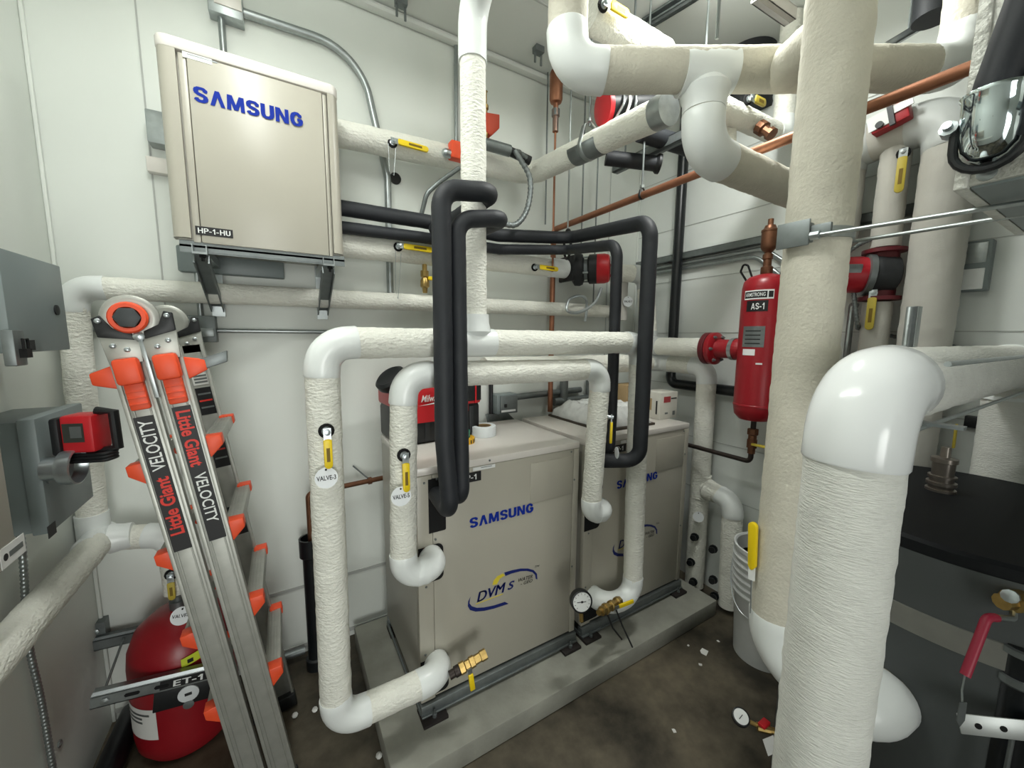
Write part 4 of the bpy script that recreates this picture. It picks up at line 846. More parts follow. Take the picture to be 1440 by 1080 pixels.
q = at(1252, 163, X=2.03); M = frame((q.x, q.y, q.z), (0, -1, .22), (0, .22, 1))
MB().box((-.06, -.035, -.05), (.05, .035, .0), M).build('actuator_body', redpump, ha, .006); MB().box((-.065, -.025, .0), (.0, .03, .006), M).build('white_plate', lwhite, ha); MB().box((.01, .0, .0), (.065, .028, .006), M).build('white_plate', lwhite, ha)
MB().box((-.004, -.04, .0), (.012, .045, .012), M).build('black_strap', black, ha); MB().lathe([(.012, 0), (.012, .012)], M @ V((-.03, -.018, .006)), (-1, 0, 0), 12).build('knob', black, ha)
MB().cyl(M @ V((.05, .05, -.02)), M @ V((.12, .062, -.02)), .011, 10).build('cable_gland', black, ha)
# bracket hook on the right wall under the pump
one(MB().tube(fillet([(XR-.02, .74, 1.74), (XR-.06, .74, 1.74), (XR-.06, .74, 1.49), (XR-.06, .71, 1.485)], .01, 4)[0], .013, 10), 'hanger_bar', galv, 'short vertical steel bar below the red pump, just right of the large pipe', 'bracket')

# ================================================================ overhead large pipes
d = 1.15; ra = .058
D0, Dt, Dr, De = at(797, 100, D=d), at(993, 103, D=d), at(1352, 97, D=d), at(1000, 208, D=d)
De = V((Dt.x, Dt.y, De.z))
pD = pipe('insulated_pipe', 'big overhead insulated pipe running level across the top with a downward branch', 'pipe',
    [[(D0.x, D0.y, 3.09), D0, Dr, (Dr.x, Dr.y, 3.09)], [Dt-V((0, 0, .05)), De, (2.0, De.y, De.z-.01)]], ra, .10, m=canvas_y, cover=pvc, rads=.085, ext=.028)
tee(pD, Dt, (Dr-D0), (0, 0, -1), ra, .075)
tF = (1098-993)/(1352-993)*1.0; f0 = Dt.lerp(Dr, tF); f1 = V((at(1182, 0, D=.9).x, at(1182, 0, D=.9).y, at(1183, 32, D=.9).z))
pipe('insulated_pipe', 'overhead insulated pipe slanting from the level pipe up past the large vertical pipe', 'pipe', [[f0, f1]], .056, .1, m=canvas_y)
one(MB().cyl((D0.x+(Dt.x-D0.x)*1.06, D0.y+(Dt.y-D0.y)*1.06, 2.46), (D0.x+(Dt.x-D0.x)*1.06, D0.y+(Dt.y-D0.y)*1.06, 3.1), .005, 10), 'threaded_rod', galv_d, 'threaded rod from the ceiling to the tee of the level overhead pipe', 'rod')
def clevis(x, y, z, r, axis, rodtop, label, w_=.012, loop=1.25, m=None):
    """rod and strap hanging a pipe at (x,y,z) with outer radius r, pipe along axis"""
    t = thing('pipe_hanger', (x, y, z-r), label, 'pipe hanger'); ax = V(axis).normalized(); side = ax.cross(V((0, 0, 1))).normalized(); c = V((x, y, z))
    pts = [c+side*(r+.002)*math.cos(a)+V((0, 0, (r+.002)*math.sin(a))) for a in [PI+PI*k/14 for k in range(15)]]
    pts = [c-side*(r+.002)*.6+V((0, 0, r*1.5))]+pts+[c+side*(r+.002)*.6+V((0, 0, r*1.5))]
    top = c+V((0, 0, r*1.9)); pts = [top]+pts+[top]
    mb = MB(); vs = []; 
    for p in pts: vs += [p-ax*w_, p+ax*w_]
    mb.add(vs, [(2*i, 2*i+2, 2*i+3, 2*i+1) for i in range(len(pts)-1)])
    st = mb.build('strap', m or galv, t); so = st.modifiers.new('thickness', 'SOLIDIFY'); so.thickness = .003
    MB().cyl(top-V((0, 0, .02)), (x, y, rodtop), .0045, 10).build('rod', galv_d, t); MB().lathe([(.010, 0), (.010, .012)], top, (0, 0, 1), 6).build('nut', galv, t)
    return t
q = at(828, 210, X=1.262); t_ = (1.93-q.y)/(1.93-1.02); ez = 2.492-.077*t_
clevis(1.262, q.y, ez, .057, (0, 1, 0), 3.1, 'steel hanger with rod holding the upper insulated pipe past the corner')
sd = MB(); vs = []
for k in range(13):
    a = PI+PI*k/12; vs += [(1.262+.0575*math.cos(a), q.y-.09, ez-.007+.0575*math.sin(a)), (1.262+.0575*math.cos(a), q.y+.09, ez+.007+.0575*math.sin(a))]
sd.add(vs, [(2*i, 2*i+2, 2*i+3, 2*i+1) for i in range(12)]); o = one(sd, 'pipe_saddle', galv_d, 'curved grey metal saddle under the upper insulated pipe at its hanger', 'saddle')
o.modifiers.new('thickness', 'SOLIDIFY').thickness = .002
MB().lathe([(.0565, 0), (.0575, .002), (.0575, .06), (.05, .062)], (1.262, 1.075, 2.42), (0, -1, -.08), 30).build('foil_end', galv, pN)
# black insulated stubs and strut beneath it
strut('strut_channel', (1.60, 1.62, 2.485), (1.60, 1.06, 2.483), 'short hung strut channel below the upper insulated pipe near the tee', m=galv_d, slots=False)
st = thing('foam_stub', at(905, 240, X=1.55), 'short black foam covered pipe end with flared tip, hung under the insulated pipe', 'foam tube')
a, b = at(852, 222, X=1.40), at(930, 231, X=1.62); MB().tube([a, a.lerp(b, .9)], .034, 20).build('foam_sleeve', foam, st); MB().lathe([(.034, 0), (.044, .012), (.044, .025), (.03, .027)], a.lerp(b, .88), b-a, 20).build('flared_tip', black, st)
a, b = at(900, 186, X=1.45), at(968, 207, X=1.75); one(MB().tube([a, b], .04, 20), 'foam_stub', foam, 'black foam covered pipe piece just left of the downward branch', 'foam tube')
for y_, nm in ((1.12, 'front'), (1.55, 'rear')): one(MB().cyl((1.60, y_, 2.47), (1.60, y_, 3.1), .0045, 8), 'threaded_rod', galv_d, nm+' threaded rod holding the short hung strut channel', 'rod')
rp = thing('circulator_pump', at(900, 170, X=1.5), 'red and black pump overhead behind the level pipe, mostly hidden', 'pump')
a = at(847, 152, Y=1.40); b = at(960, 150, Y=1.30); ax = (b-a).normalized()
MB().lathe([(.05, -.006), (.072, 0), (.074, .006), (.074, .02), (.07, .022)], a, ax, 28).build('motor_cap', red2, rp)
MB().lathe([(.066, .022), (.066, .25), (.085, .27), (.085, .34), (.05, .36)], a, ax, 28).build('finned_housing', black, rp)
for k in range(3): MB().tube(fillet([a+ax*(.05+.03*k)+V((0, -.07, .02)), a+ax*(.04+.03*k)+V((0, -.085, -.02)), a+ax*(.02+.05*k)+V((0, -.05, -.08))], .03, 5)[0], .006, 8).build('cable', paper if k == 1 else galv, rp)
one(MB().cyl(a+ax*.15+V((0, 0, .06)), (*(a+ax*.15).xy, 3.1), .005, 8), 'threaded_rod', galv_d, 'threaded rod holding the hidden overhead red pump', 'rod')
# overhead pipe with a yellow lever, upper middle
a, b = at(828, 18, Y=1.22), at(932, 78, Y=1.22); pP = pipe('insulated_pipe', 'short overhead insulated pipe with yellow lever behind the vertical leg at top', 'pipe', [[a, b]], .058, .05, m=canvas)
p = at(848, 12, Y=1.155); lever(pP, p+V((0, 0, .01)), (-.1, -1, -.1), (b-a), .11, w_=.03)
MB().lathe([(.05, 0), (.046, .02), (.046, .10), (.03, .11)], b, b-a, 24).build('foam_end', foam, pP)
# pipe behind the branch: valve, elbow up
a, b = at(1005, 148, Y=1.06), at(1100, 192, Y=1.06); pQ = pipe('insulated_pipe', 'insulated pipe with small yellow valve between the tee and the large vertical pipe', 'pipe', [[a, b, (b.x, b.y, 3.09)]], .046, .06, m=canvas, cover=pvc)
p = at(1052, 140, Y=1.01); lever(pQ, p, (-.2, -1, -.1), (b-a), .10, grip=mat('faded_yellow_vinyl', (190, 170, 60), .5), w_=.03)
MB().lathe([(.03, 0), (.03, .03), (.02, .035), (.02, .06), (.026, .062), (.026, .08)], at(1068, 178, Y=1.02), (0, -.6, -.6), 10).build('dark_fitting', copper_d, pQ)
one(MB().tube([at(1026, 160, Y=1.10), at(1024, 225, Y=1.10)], .030, 20), 'insulated_pipe', canvas, 'short vertical white pipe seen just right of the downward branch', 'pipe')
# black flexible duct and ceiling struts
c = at(1058, 20, D=2.05); fd = MB(); pr = []
z = 2.80
while z < 3.1: pr += [(.125, z), (.129, z+.02), (.125, z+.04)]; z += .042
one(fd.lathe(pr, (c.x, c.y, 0), (0, 0, 1), 36), 'flexible_duct', mat('black_duct_fabric', (36, 38, 42), .6, bump=.3, bscale=30), 'black flexible duct hanging from the ceiling behind the overhead pipes', 'duct')
a, b = at(985, -14, Z=3.06), at(905, 36, Z=3.06); strut('strut_channel', a, b, 'strut channel fixed to the ceiling left of the black flexible duct', m=galv_d, slots=False)
a, b = at(1065, -10, Z=2.78), at(1112, 24, Z=2.78); ps = strut('strut_channel', a, b, 'pale strut channel hung right of the black flexible duct', m=white_sheet, slots=False); MB().cyl(a.lerp(b, .5), (*a.lerp(b, .5).xy, 3.1), .005, 8).build('hanger_rod', galv_d, ps)
a, b = at(1245, 66, D=1.42), at(1312, 26, D=1.36); ps = strut('strut_channel', a, b, 'strut channel hung in the gap right of the large vertical pipe', m=galv, slots=False, w_=.03, d=.02); MB().cyl(a.lerp(b, .5), (*a.lerp(b, .5).xy, 3.1), .005, 8).build('hanger_rod', galv_d, ps)
a, b = at(1313, 26, D=1.3), at(1314, -40, D=1.3); one(MB().tube([a, (a.x, a.y, 3.09)], .055, 20), 'foam_tube', foam, 'black foam tube end pointing down at the top right gap', 'foam tube')
for (px_, pz_) in ((564, 12), (757, 78)):
    q = at(px_, pz_, Z=3.06); cl = thing('beam_clip', (q.x, q.y, 3.04), 'small two pronged steel clip on the ceiling edge '+('left of the white riser' if px_ < 600 else 'right of the white riser'), 'clip')
    m = MB(); m.box((q.x-.025, q.y-.02, 3.07), (q.x+.025, q.y+.02, 3.1)); m.box((q.x-.025, q.y-.003, 3.02), (q.x-.015, q.y+.003, 3.08)); m.box((q.x+.013, q.y-.003, 3.015), (q.x+.023, q.y+.003, 3.08)); m.build('clip_body', galv_d, cl)
# copper line
XC = 1.47
one(MB().tube(fillet([(XC, 1.985, 1.108), (XC, 1.985, 2.235), (XC, .1, 2.24)], .03, 6)[0], .0165, 16), 'copper_pipe', copper, 'copper pipe rising at the back wall and running under the overhead pipes', 'pipe')
q = at(903, 265, X=XC); clevis(XC, q.y, 2.238, .017, (0, 1, 0), 3.1, 'black plastic strap and rod holding the copper pipe', .006, m=black)
# foam tube hanger with its rod, other rods at the corner
q = at(798, 340, Y=1.80); hg = thing('pipe_hanger', (q.x, 1.8, 2.04), 'black strap with rod holding the two black tubes at their bend', 'pipe hanger')
MB().tube([(q.x+.05*math.cos(a)*.2, 1.80+.043*math.cos(a), 2.11+.08*math.sin(a)) for a in [2*PI*k/24 for k in range(24)]], .0075, 10, closed=True).build('strap', black, hg); MB().cyl((q.x, 1.80, 2.19), (q.x, 1.80, 3.1), .0045, 8).build('rod', galv, hg)
for px_, Y_, zb, lb in ((768, 1.99, 2.26, 'leftmost thin rod hanging in the back corner, above the copper bend'), (820, 1.93, 2.06, 'thin rod hanging in the corner above the red circulator'), (840, 1.95, 1.80, 'rightmost thin rod hanging in the corner behind the black tubes')):
    q = at(px_, 250, Y=Y_); one(MB().cyl((q.x, Y_, zb), (q.x, Y_, 3.1), .0045, 8), 'threaded_rod', galv_d, lb, 'rod')
va = thing('air_vent', at(783, 205, Y=1.86), 'copper coloured air vent on a thin tube near the back corner', 'air vent')
q = at(782, 132, Y=1.86); MB().lathe([(.006, -.95), (.006, -.2), (.016, -.195), (.016, -.12), (.022, -.115), (.022, -.08), (.014, -.075), (.014, -.05), (.03, -.045), (.036, -.03), (.036, .10), (.03, .115), (.01, .117)], (q.x, 1.86, q.z), (0, 0, 1), 20).build('vent_body', copper, va)
MB().lathe([(.0163, -.194), (.0163, -.12), (.0225, -.115), (.0225, -.08)], (q.x, 1.86, q.z), (0, 0, 1), 12).build('union_fitting', galv_d, va)
# orange actuators on the upper wall pipe
oa = thing('valve_actuator', at(640, 222, Y=1.85), 'bright orange actuator on the upper wall pipe, left of the white riser', 'actuator')
q0, q1 = at(635, 195, Y=1.84), at(650, 224, Y=1.84); MB().box((q0.x, 1.84, q1.z), (q1.x+.04, 1.89, q0.z)).build('actuator_body', orange, oa, .006); MB().lathe([(.02, 0), (.02, .03), (.012, .04)], (q0.x+.002, 1.865, q1.z+.02), (-1, -.2, 0), 12).build('shaft_collar', chrome, oa)
ob = thing('valve_actuator', at(693, 190, Y=1.82), 'dark orange actuator on the upper wall pipe, right of the white riser', 'actuator')
q0, q1 = at(682, 157, Y=1.82), at(703, 195, Y=1.82); m = MB(); m.prism([(q0.x, q0.z), (q1.x, q0.z+.012), (q1.x, q1.z+.05), (q1.x-.05, q1.z), (q0.x, q1.z+.02)], -.07, 0, frame((0, 1.82, 0), (1, 0, 0), (0, 0, 1))); m.build('actuator_body', mat('dull_orange', (196, 70, 44), .5), ob, .006)
MB().lathe([(.012, -.08), (.018, -.06), (.012, -.04), (.012, .05), (.018, .055), (.018, .07), (.01, .08), (.01, .13), (.014, .135)], (q0.x+.01, 1.84, (q0.z+q1.z)/2+.02), (0, 0, 1), 12).build('valve_stem', brass, ob)
MB().cyl((q0.x-.02, 1.82, q1.z-.045), (q0.x+.13, 1.80, q1.z-.055), .028, 14).build('valve_body', galv_d, ob); MB().cyl((q0.x+.12, 1.80, q1.z-.055), (q0.x+.24, 1.78, q1.z-.085), .022, 12).build('cable_gland', black, ob)
a = V((q0.x+.235, 1.78, q1.z-.085))
flex('flexible_conduit', [a, at(726, 214, Y=1.76), at(745, 250, Y=1.74), at(742, 292, Y=1.72), at(725, 316, Y=1.70), at(702, 312, Y=1.72)], .0145, 'ribbed conduit curving down from the orange actuator right of the white riser', m=galv_d)
one(MB().tube(fillet([at(646, 236, Y=1.86), at(618, 256, Y=1.88), at(600, 272, Y=1.9), at(593, 300, Y=1.93)], .08, 6)[0], .011, 10), 'cable', galv_d, 'thin grey cable looping left of the white riser behind the black tubes', 'cable')

# ================================================================ the two large pipes in front
XM = at(1182, 0, D=.9).x; YM = at(1182, 0, D=.9).y; zl = at(1088, 916, X=XM).z; rm = .0685
pMd = pipe('insulated_pipe', 'large vertical insulated pipe with a steel brace, elbowing into the dark tank', 'pipe',
    [[(XM, YM, 3.09), (XM, YM, zl), (XM, YM-.20, zl-.01), (1.30, YM-.20, zl-.01)]], rm, .1, m=canvas_y, cover=pvc, rads=[.10, .075], ext=.03)
p = at(1058, 798, X=XM-.055); lv = MB(); M = frame((XM-.066, YM+.05, p.z), (0, .05, 1), (0, 1, 0)); 
lvp = MB().box((-.03, -.008, -.003), (.03, .008, .003), M).build('lever_plate', lwhite, pMd)
pl = [(.02, -.0)]; g = MB(); w_ = .0115
prof = [(.012+w_*.0, -w_), (.125, -w_)]+[(.125+w_*math.sin(PI*k/8), -w_*math.cos(PI*k/8)) for k in range(1, 8)]+[(.125, w_), (.012, w_*.8), (.0, .003), (.0, -.003)]
g.prism(prof, -.007, .007, M); g.build('lever_grip', yellow, lvp, .003)
MB().tube([M @ V((-.02-.012*k, 0, 0)) for k in range(10)], .0022, 6).build('bead_chain', galv, lvp)
XNn, YNn = at(1210, 560, D=.65).x, at(1210, 560, D=.65).y; zn = at(1216, 548, X=XNn).z
pNr = pipe('insulated_pipe', 'nearest large white insulated pipe with glossy elbow turning to the right wall', 'pipe',
    [[(XNn, YNn, .02), (XNn, YNn, zn), (2.10, YNn, zn)], [(2.17, YNn, zn+.0), (2.17, YNn, .02)]], .0685, .1, m=canvas_v, cover=mat('glossy_pvc_cover', (238, 241, 241), .16, bump=.02, bscale=40), rads=.088, ext=.038)
MB().tube([(2.02, YNn, zn), (2.17, YNn, zn), (2.17, YNn, zn-.12)], .073, 28).build('elbow_cover', pvc, pNr)
# seismic braces
br = thing('pipe_brace', (XM, YM, 1.8), 'zinc clamp on the large vertical pipe with two rods running right', 'brace')
q = at(1128, 334, X=XM-.04); zb = q.z
m = MB(); m.box((XM-.085, YM-.02, zb-.022), (XM-.065, YM+.05, zb+.022)); m.box((XM-.09, YM-.02, zb-.03), (XM-.084, YM+.05, zb+.03)); m.box((XM-.085, YM-.06, zb-.016), (XM-.075, YM-.02, zb+.014)); m.build('clamp_bracket', galv_d, br, .002)
MB().lathe([(.0715, -.012), (.0735, -.012), (.0735, .012), (.0715, .012)], (XM, YM, zb), (0, 0, 1), 36).build('clamp_band', galv, br)
r1 = at(1140, 332, X=XM-.085); e1 = at(1450, 283, X=XM-.085); MB().cyl(r1, r1+(e1-r1)*1.25, .0045, 10).build('brace_rod', galv, br)
r2 = at(1196, 340, X=XM+.075); e2 = at(1450, 300, X=XM+.075); MB().cyl(r2+(r2-e2)*.25, r2+(e2-r2)*1.25, .0045, 10).build('brace_rod', galv, br)
MB().lathe([(.010, 0), (.010, .018), (.007, .019)], r1-V((0, .0, 0)), e1-r1, 8).build('nut', chrome, br)
bn = thing('pipe_brace', (XNn+.12, YNn, zn), 'zinc angle posts and two rods bracing the nearest pipe elbow', 'brace')
xb_ = at(1288, 470, Y=YNn).x
top = at(1289, 431, Y=YNn+.082); bot = at(1281, 626, Y=YNn+.082)
m = MB(); m.box((top.x-.012, YNn+.074, bot.z), (top.x+.014, YNn+.077, top.z)); m.box((top.x-.012, YNn+.074, bot.z), (top.x-.009, YNn+.098, top.z)); m.box((top.x+.011, YNn+.074, bot.z), (top.x+.014, YNn+.098, top.z)); m.build('strut_post', galv, bn, .001)
ra_, rb_ = at(1300, 494, Y=YNn-.05), at(1440, 497, Y=YNn-.05); MB().cyl((ra_.x, YNn-.078, zn+.045), (2.25, YNn-.078, zn+.045), .0045, 10).build('brace_rod', chrome, bn)
MB().cyl((ra_.x, YNn-.03, zn-.085), (2.25, YNn-.03, zn-.085), .0045, 10).build('brace_rod', chrome, bn)
m = MB(); m.box((xb_-.005, YNn-.08, zn-.082), (xb_+.02, YNn+.08, zn-.076)); m.build('cross_bar', chrome, bn)

# ================================================================ buffer tank
T = V((1.67, .228, 0)); rt = .40
bt = thing('buffer_tank', T, 'large round dark grey tank with black lid standing at the lower right', 'tank')
MB().lathe([(rt-.01, 0), (rt, .01), (rt, 1.085)], T, (0, 0, 1), 96).build('tank_jacket', tank_m, bt)
MB().lathe([(rt, 1.085), (rt+.003, 1.088), (rt+.003, 1.112), (rt-.006, 1.12), (.02, 1.121)], T, (0, 0, 1), 96).build('tank_lid', tank_top, bt)
MB().lathe([(rt+.001, .885), (rt+.003, .886), (rt+.003, .944), (rt+.001, .945)], T, (0, 0, 1), 96).build('metal_band', steel_band, bt)
q = at(1322, 690, Z=1.12); fx = thing('lid_fitting', q, 'ribbed metal fitting with a slim yellow lever standing on the tank lid', 'fitting')
MB().lathe([(.034, 0), (.034, .008), (.028, .009), (.03, .02), (.034, .021), (.034, .03), (.027, .031), (.027, .042), (.032, .043), (.032, .05), (.025, .051), (.026, .09), (.03, .092), (.03, .105), (.012, .108), (.011, .14)], q, (0, 0, 1), 22).build('fitting_body', mat('pewter', (150, 142, 134), .3, .8), fx)
M = frame(q+V((-.0, -.014, .14)), (-.05, 0, 1), (1, 0, 0)); m = MB(); m.box((0, -.006, -.003), (.075, .006, .003), M); m.build('lever_grip', mat('faded_yellow_vinyl', (190, 170, 60), .5), fx, .002)
# gauge and valve on the side of the tank
nrm = V((-1.0, .62, 0)).normalized(); gp = at(1042, 1008, X=1.32); g2 = thing('pressure_gauge', gp, 'black pressure gauge with white dial at lower centre right, by the dark tank', 'gauge')
gn = V((-.35, -.35, .85)).normalized()
MB().lathe([(.026, -.02), (.028, -.014), (.028, .003), (.024, .004), (.024, .002)], gp, gn, 24).build('gauge_case', black, g2); dl = MB().lathe([(.0235, .001), (.0235, .0028)], gp, gn, 24).build('dial', lwhite, g2)
M = frame(gp+gn*.003, (1, 0, .3), gn.cross(V((1, 0, .3)))); MB().box((-.012, -.001, 0), (.014, .001, .0006), M).build('needle', lblack, dl)
tv = at(1074, 1024, X=1.36); MB().cyl(gp-gn*.01, tv, .007, 10).build('gauge_stem', brass, g2)
gv = thing('gauge_valve', tv, 'small brass valve with red handle and white tag beside the lower gauge', 'valve')
dirt = V((T.x-tv.x, T.y-tv.y, 0)); MB().lathe([(.014, -.02), (.014, .02), (.010, .022), (.010, max(.03, dirt.length-rt+.002))], tv, dirt, 10).build('valve_body', brass, gv)
MB().box((tv.x-.02, tv.y-.012, tv.z+.012), (tv.x+.02, tv.y+.012, tv.z+.024)).build('red_handle', red2, gv, .004)
M = frame(tv+V((-.012, -.03, -.03)), (.9, -.4, .3), (-.2, .3, .9)); MB().box((-.02, -.028, 0), (.02, .028, .001), M).build('paper_tag', paper, gv)
# valve and pipes at the right edge
kp = thing('tank_valve', at(1425, 1000, D=.78), 'black piping with brass valve and long red lever at the right edge', 'valve')
q = at(1434, 860, D=.80); MB().tube([(q.x+.03, q.y-.01, .02), (q.x+.03, q.y-.01, q.z-.08)], .03, 18).build('black_pipe', blackpipe, kp)
MB().lathe([(.03, -.02), (.034, -.015), (.034, .0), (.026, .004), (.026, .05), (.036, .052), (.036, .065), (.028, .068)], (q.x+.03, q.y-.01, q.z-.15), (0, 0, 1), 18).build('pipe_coupling', galv_d, kp)
b1 = at(1412, 845, D=.80); vb = MB().lathe([(.016, -.05), (.016, -.03), (.022, -.028), (.022, .02), (.016, .024), (.016, .05)], b1+V((.035, -.02, .0)), (1, -.5, 0), 10).build('valve_body', brass, kp)
MB().lathe([(.008, 0), (.008, .02), (.013, .021), (.013, .03), (.005, .032)], b1+V((.012, -.01, .012)), (-1, .1, .3), 10).build('valve_stem', chrome, kp)
l0, l1, l2 = at(1425, 870, D=.79), at(1388, 868, D=.78), at(1357, 950, D=.77)
MB().tube(fillet([b1+V((.02, -.01, -.01)), l0, l1.lerp(l0, .2)], .01, 4)[0], .006, 10).build('lever_rod', galv, kp)
lg = MB().tube(fillet([l1.lerp(l0, .35), l1, l2], .015, 6)[0], [.008]*1+[.009]*7+[.0095], 12) if False else MB().tube(fillet([l1.lerp(l0, .35), l1, l2], .015, 6)[0], .008, 12)
lg = lg.build('lever_grip', mat('red_vinyl', (160, 36, 62), .45), kp)
ct = at(1352, 1000, D=.765); MB().tube([l2+V((0, 0, .01)), l2+V((-.006, 0, -.03)), ct+V((.003, 0, .01))], .0016, 6).build('bead_chain', galv, lg)
ng = thing('name_tag', ct, 'narrow dark metal tag hanging on a chain from the red lever', 'tag'); MB().prism([(-.007, .02), (.007, .02), (.008, -.02), (.0, -.034), (-.008, -.02)], 0, .0015, frame(ct, RT, V((0, 0, 1)))).build('tag_plate', galv_d, ng)
ba = thing('bracket_plate', at(1380, 1040, D=.83), 'flat galvanised bracket plate with two holes at the lower right edge', 'bracket')
pa, pb_, pc_, pd_ = at(1344, 1002, D=.83), at(1424, 1010, D=.80), at(1422, 1038, D=.80), at(1339, 1028, D=.83)
xd = (pb_-pa); M = frame(pa, xd, pa-pd_); W_ = xd.length; Hh = (pa-pd_).length
m = MB().box((0, -Hh, 0), (W_+.06, 0, .003), M).build('plate', mat('zinc_plate', (190, 194, 192), .4, .6), ba, .001)
for u_ in (.34, .78): MB().lathe([(.006, .003), (.006, .0036)], M @ V((W_*u_, -Hh*.52, 0)), M.to_3x3() @ V((0, 0, 1)), 12).build('hole', dark, m)
MB().cyl(M @ V((W_*.9, -Hh, 0)), (*(M @ V((W_*.9, -Hh, 0))).xy, .02), .004, 8).build('support_rod', galv_d, ba)

# ================================================================ control box at upper right
XB = .95; k0, k1 = at(1357, 263, X=XB), at(1440, 240, X=XB)
cb = thing('unit_enclosure', (XB+.2, .0, k0.z), 'stucco textured metal enclosure hanging at the upper right corner', 'enclosure')
zb2 = k0.z; y1 = k0.y
MB().box((XB, -.6, zb2), (XB+.5, y1, zb2+.75)).build('stucco_casing', stucco, cb, .003)
MB().box((XB-.006, y1-.004, zb2-.004), (XB+.5, y1+.012, zb2+.75)).build('edge_flange', stucco, cb, .002)
un = MB().box((XB+.006, -.59, zb2-.004), (XB+.49, y1-.006, zb2+.002)).build('underside_panel', grey_box, cb)
for k in range(5): MB().box((XB+.06+.018*k, -.35, zb2-.0055), (XB+.068+.018*k, y1-.07, zb2-.0035)).build('louver', dark, un)
q = at(1388, 244, X=XB); MB().lathe([(.011, 0), (.011, .003), (.006, .005)], q, (-1, 0, 0), 14).build('screw', galv, cb)
cl = at(1392, 170, X=XB-.04); fo = thing('foam_tube', cl, 'black foam tube held to the textured enclosure by a chrome clamp', 'foam tube')
t0 = at(1450, -8, X=XB-.045); t1 = at(1402, 118, X=XB-.04); t2 = at(1392, 195, X=XB-.03)
MB().tube(fillet([t0+(t0-t1)*.4, t1, t2, t2+V((.03, 0, -.01))], .05, 8)[0], .024, 22).build('foam_sleeve', foam, fo)
hc = thing('pipe_clamp', cl, 'shiny chrome saddle clamp with side bolts on the textured enclosure', 'clamp')
mb = MB(); n = 18; yd_ = (t1-t2).normalized(); sdv = yd_.cross(V((1, 0, 0))).normalized()
pr = [(.0, .0), (.012, .020), (.03, .026), (.055, .027), (.075, .027)]
cc = t2-yd_*.028; prof = []
for i, (h, r_) in enumerate([(-.004, .006), (.004, .018), (.016, .0265), (.034, .030), (.06, .031), (.085, .031), (.09, .034)]):
    row = []
    for k in range(n+1): a = PI*k/n; row.append(cc+yd_*h+sdv*r_*1.0*math.cos(a)+V((-1, 0, 0))*(r_*1.05*math.sin(a))+V((0, 0, 0)))
    prof.append(row)
vs = [p for row in prof for p in row]; mb.add(vs, [(i*(n+1)+k, i*(n+1)+k+1, (i+1)*(n+1)+k+1, (i+1)*(n+1)+k) for i in range(len(prof)-1) for k in range(n)])
o = mb.build('clamp_shell', mat('chrome_shell', (222, 234, 236), .08, 1.), hc); o.modifiers.new('thickness', 'SOLIDIFY').thickness = .002
for e in (-1, 1):
    b = cc+yd_*.055+sdv*e*.042; MB().lathe([(.011, -.012), (.011, .004), (.006, .005), (.006, .014)], b+V((-.008, 0, 0)), (-1, 0, .2), 10).build('clamp_bolt', chrome, hc); MB().cyl(b, cc+yd_*.055+sdv*e*.028, .008, 10).build('clamp_ear', chrome, hc)
MB().box((-.006, -.006, 0), (.006, .006, .0012), frame(cc+yd_*.052+V((-.0335, 0, 0)), sdv, yd_)).build('slot', dark, hc)
MB().tube([cc+yd_*h_+sdv*.036*math.cos(a)+V((-.004, 0, 0)) for h_, a in [(.06, 0), (.03, 0)]+[(.02-.034*math.sin(PI*k/10), PI*k/10) for k in range(11)]+[(.03, PI), (.06, PI)]], .006, 10).build('gasket', black, hc)
one(MB().tube(fillet([at(1475, 90, X=XB-.03), at(1446, 150, X=XB-.03), at(1450, 185, X=XB-.02)], .03, 6)[0], .02, 18), 'foam_tube', foam, 'second black foam tube cut by the right edge beside the chrome clamp', 'foam tube')

# ================================================================ things on top of the heat pumps
ZT = 1.107
vc = thing('shop_vacuum', (.62, 1.78, ZT), 'red and black portable shop vacuum standing on the near heat pump', 'vacuum cleaner')
M = frame((.60, 1.80, ZT), (1, .09, 0), (0, 1, 0))
MB().box((-.20, -.155, .004), (.20, .12, .165), M).build('canister', black, vc, .018)
for k in range(5): MB().box((-.15+.075*k-.012, -.160, .02), (-.15+.075*k+.012, -.152, .15), M).build('canister_rib', mat('charcoal_plastic', (40, 42, 44), .5), vc, .003)
hd = MB().box((-.205, -.16, .158), (.205, .125, .262), M).build('motor_head', red2, vc, .016)
MB().prism([(-.125, .10), (-.03, .10), (-.03, .13), (.13, .13), (.13, .18), (-.145, .18), (-.145, .12)], -.001, .004, M @ frame((0, -.160, 0), (1, 0, 0), (0, 0, 1))).build('front_apron', red2, vc)
text('brand_lettering', 'Milwaukee', lwhite, hd, M @ V((-.105, -.1655, .192)), M.to_3x3() @ V((1, 0, 0)), (0, 0, 1), .13, .03, .01, shear=.35)
MB().prism([(-.115, .176), (-.04, .186), (-.042, .181), (.0, .188), (-.034, .174), (-.032, .180)], .0, .0008, M @ frame((0, -.1652, 0), (1, 0, 0), (0, 0, 1))).build('lightning_mark', lwhite, hd)
MB().box((.09, -.1655, .175), (.20, -.158, .25), M).build('battery_bay', black, vc, .004); MB().box((.165, -.168, .165), (.172, -.160, .25), M).build('trim_bar', red2, vc)
MB().box((-.19, -.14, .26), (.19, .11, .276), M).build('top_tray', black, vc, .006)
hs = MB(); hs.lathe([(.06, -.03), (.072, -.012), (.072, .012), (.058, .022), (.045, .016)], M @ V((-.185, -.02, .285)), (-.55, -.25, .7), 30); hs.build('hose_port', black, vc)
MB().tube(fillet([M @ V(p) for p in ((-.1, 0, .27), (-.1, 0, .31), (.12, 0, .31), (.12, 0, .27))], .02, 5)[0], .014, 12).build('carry_handle', black, vc)
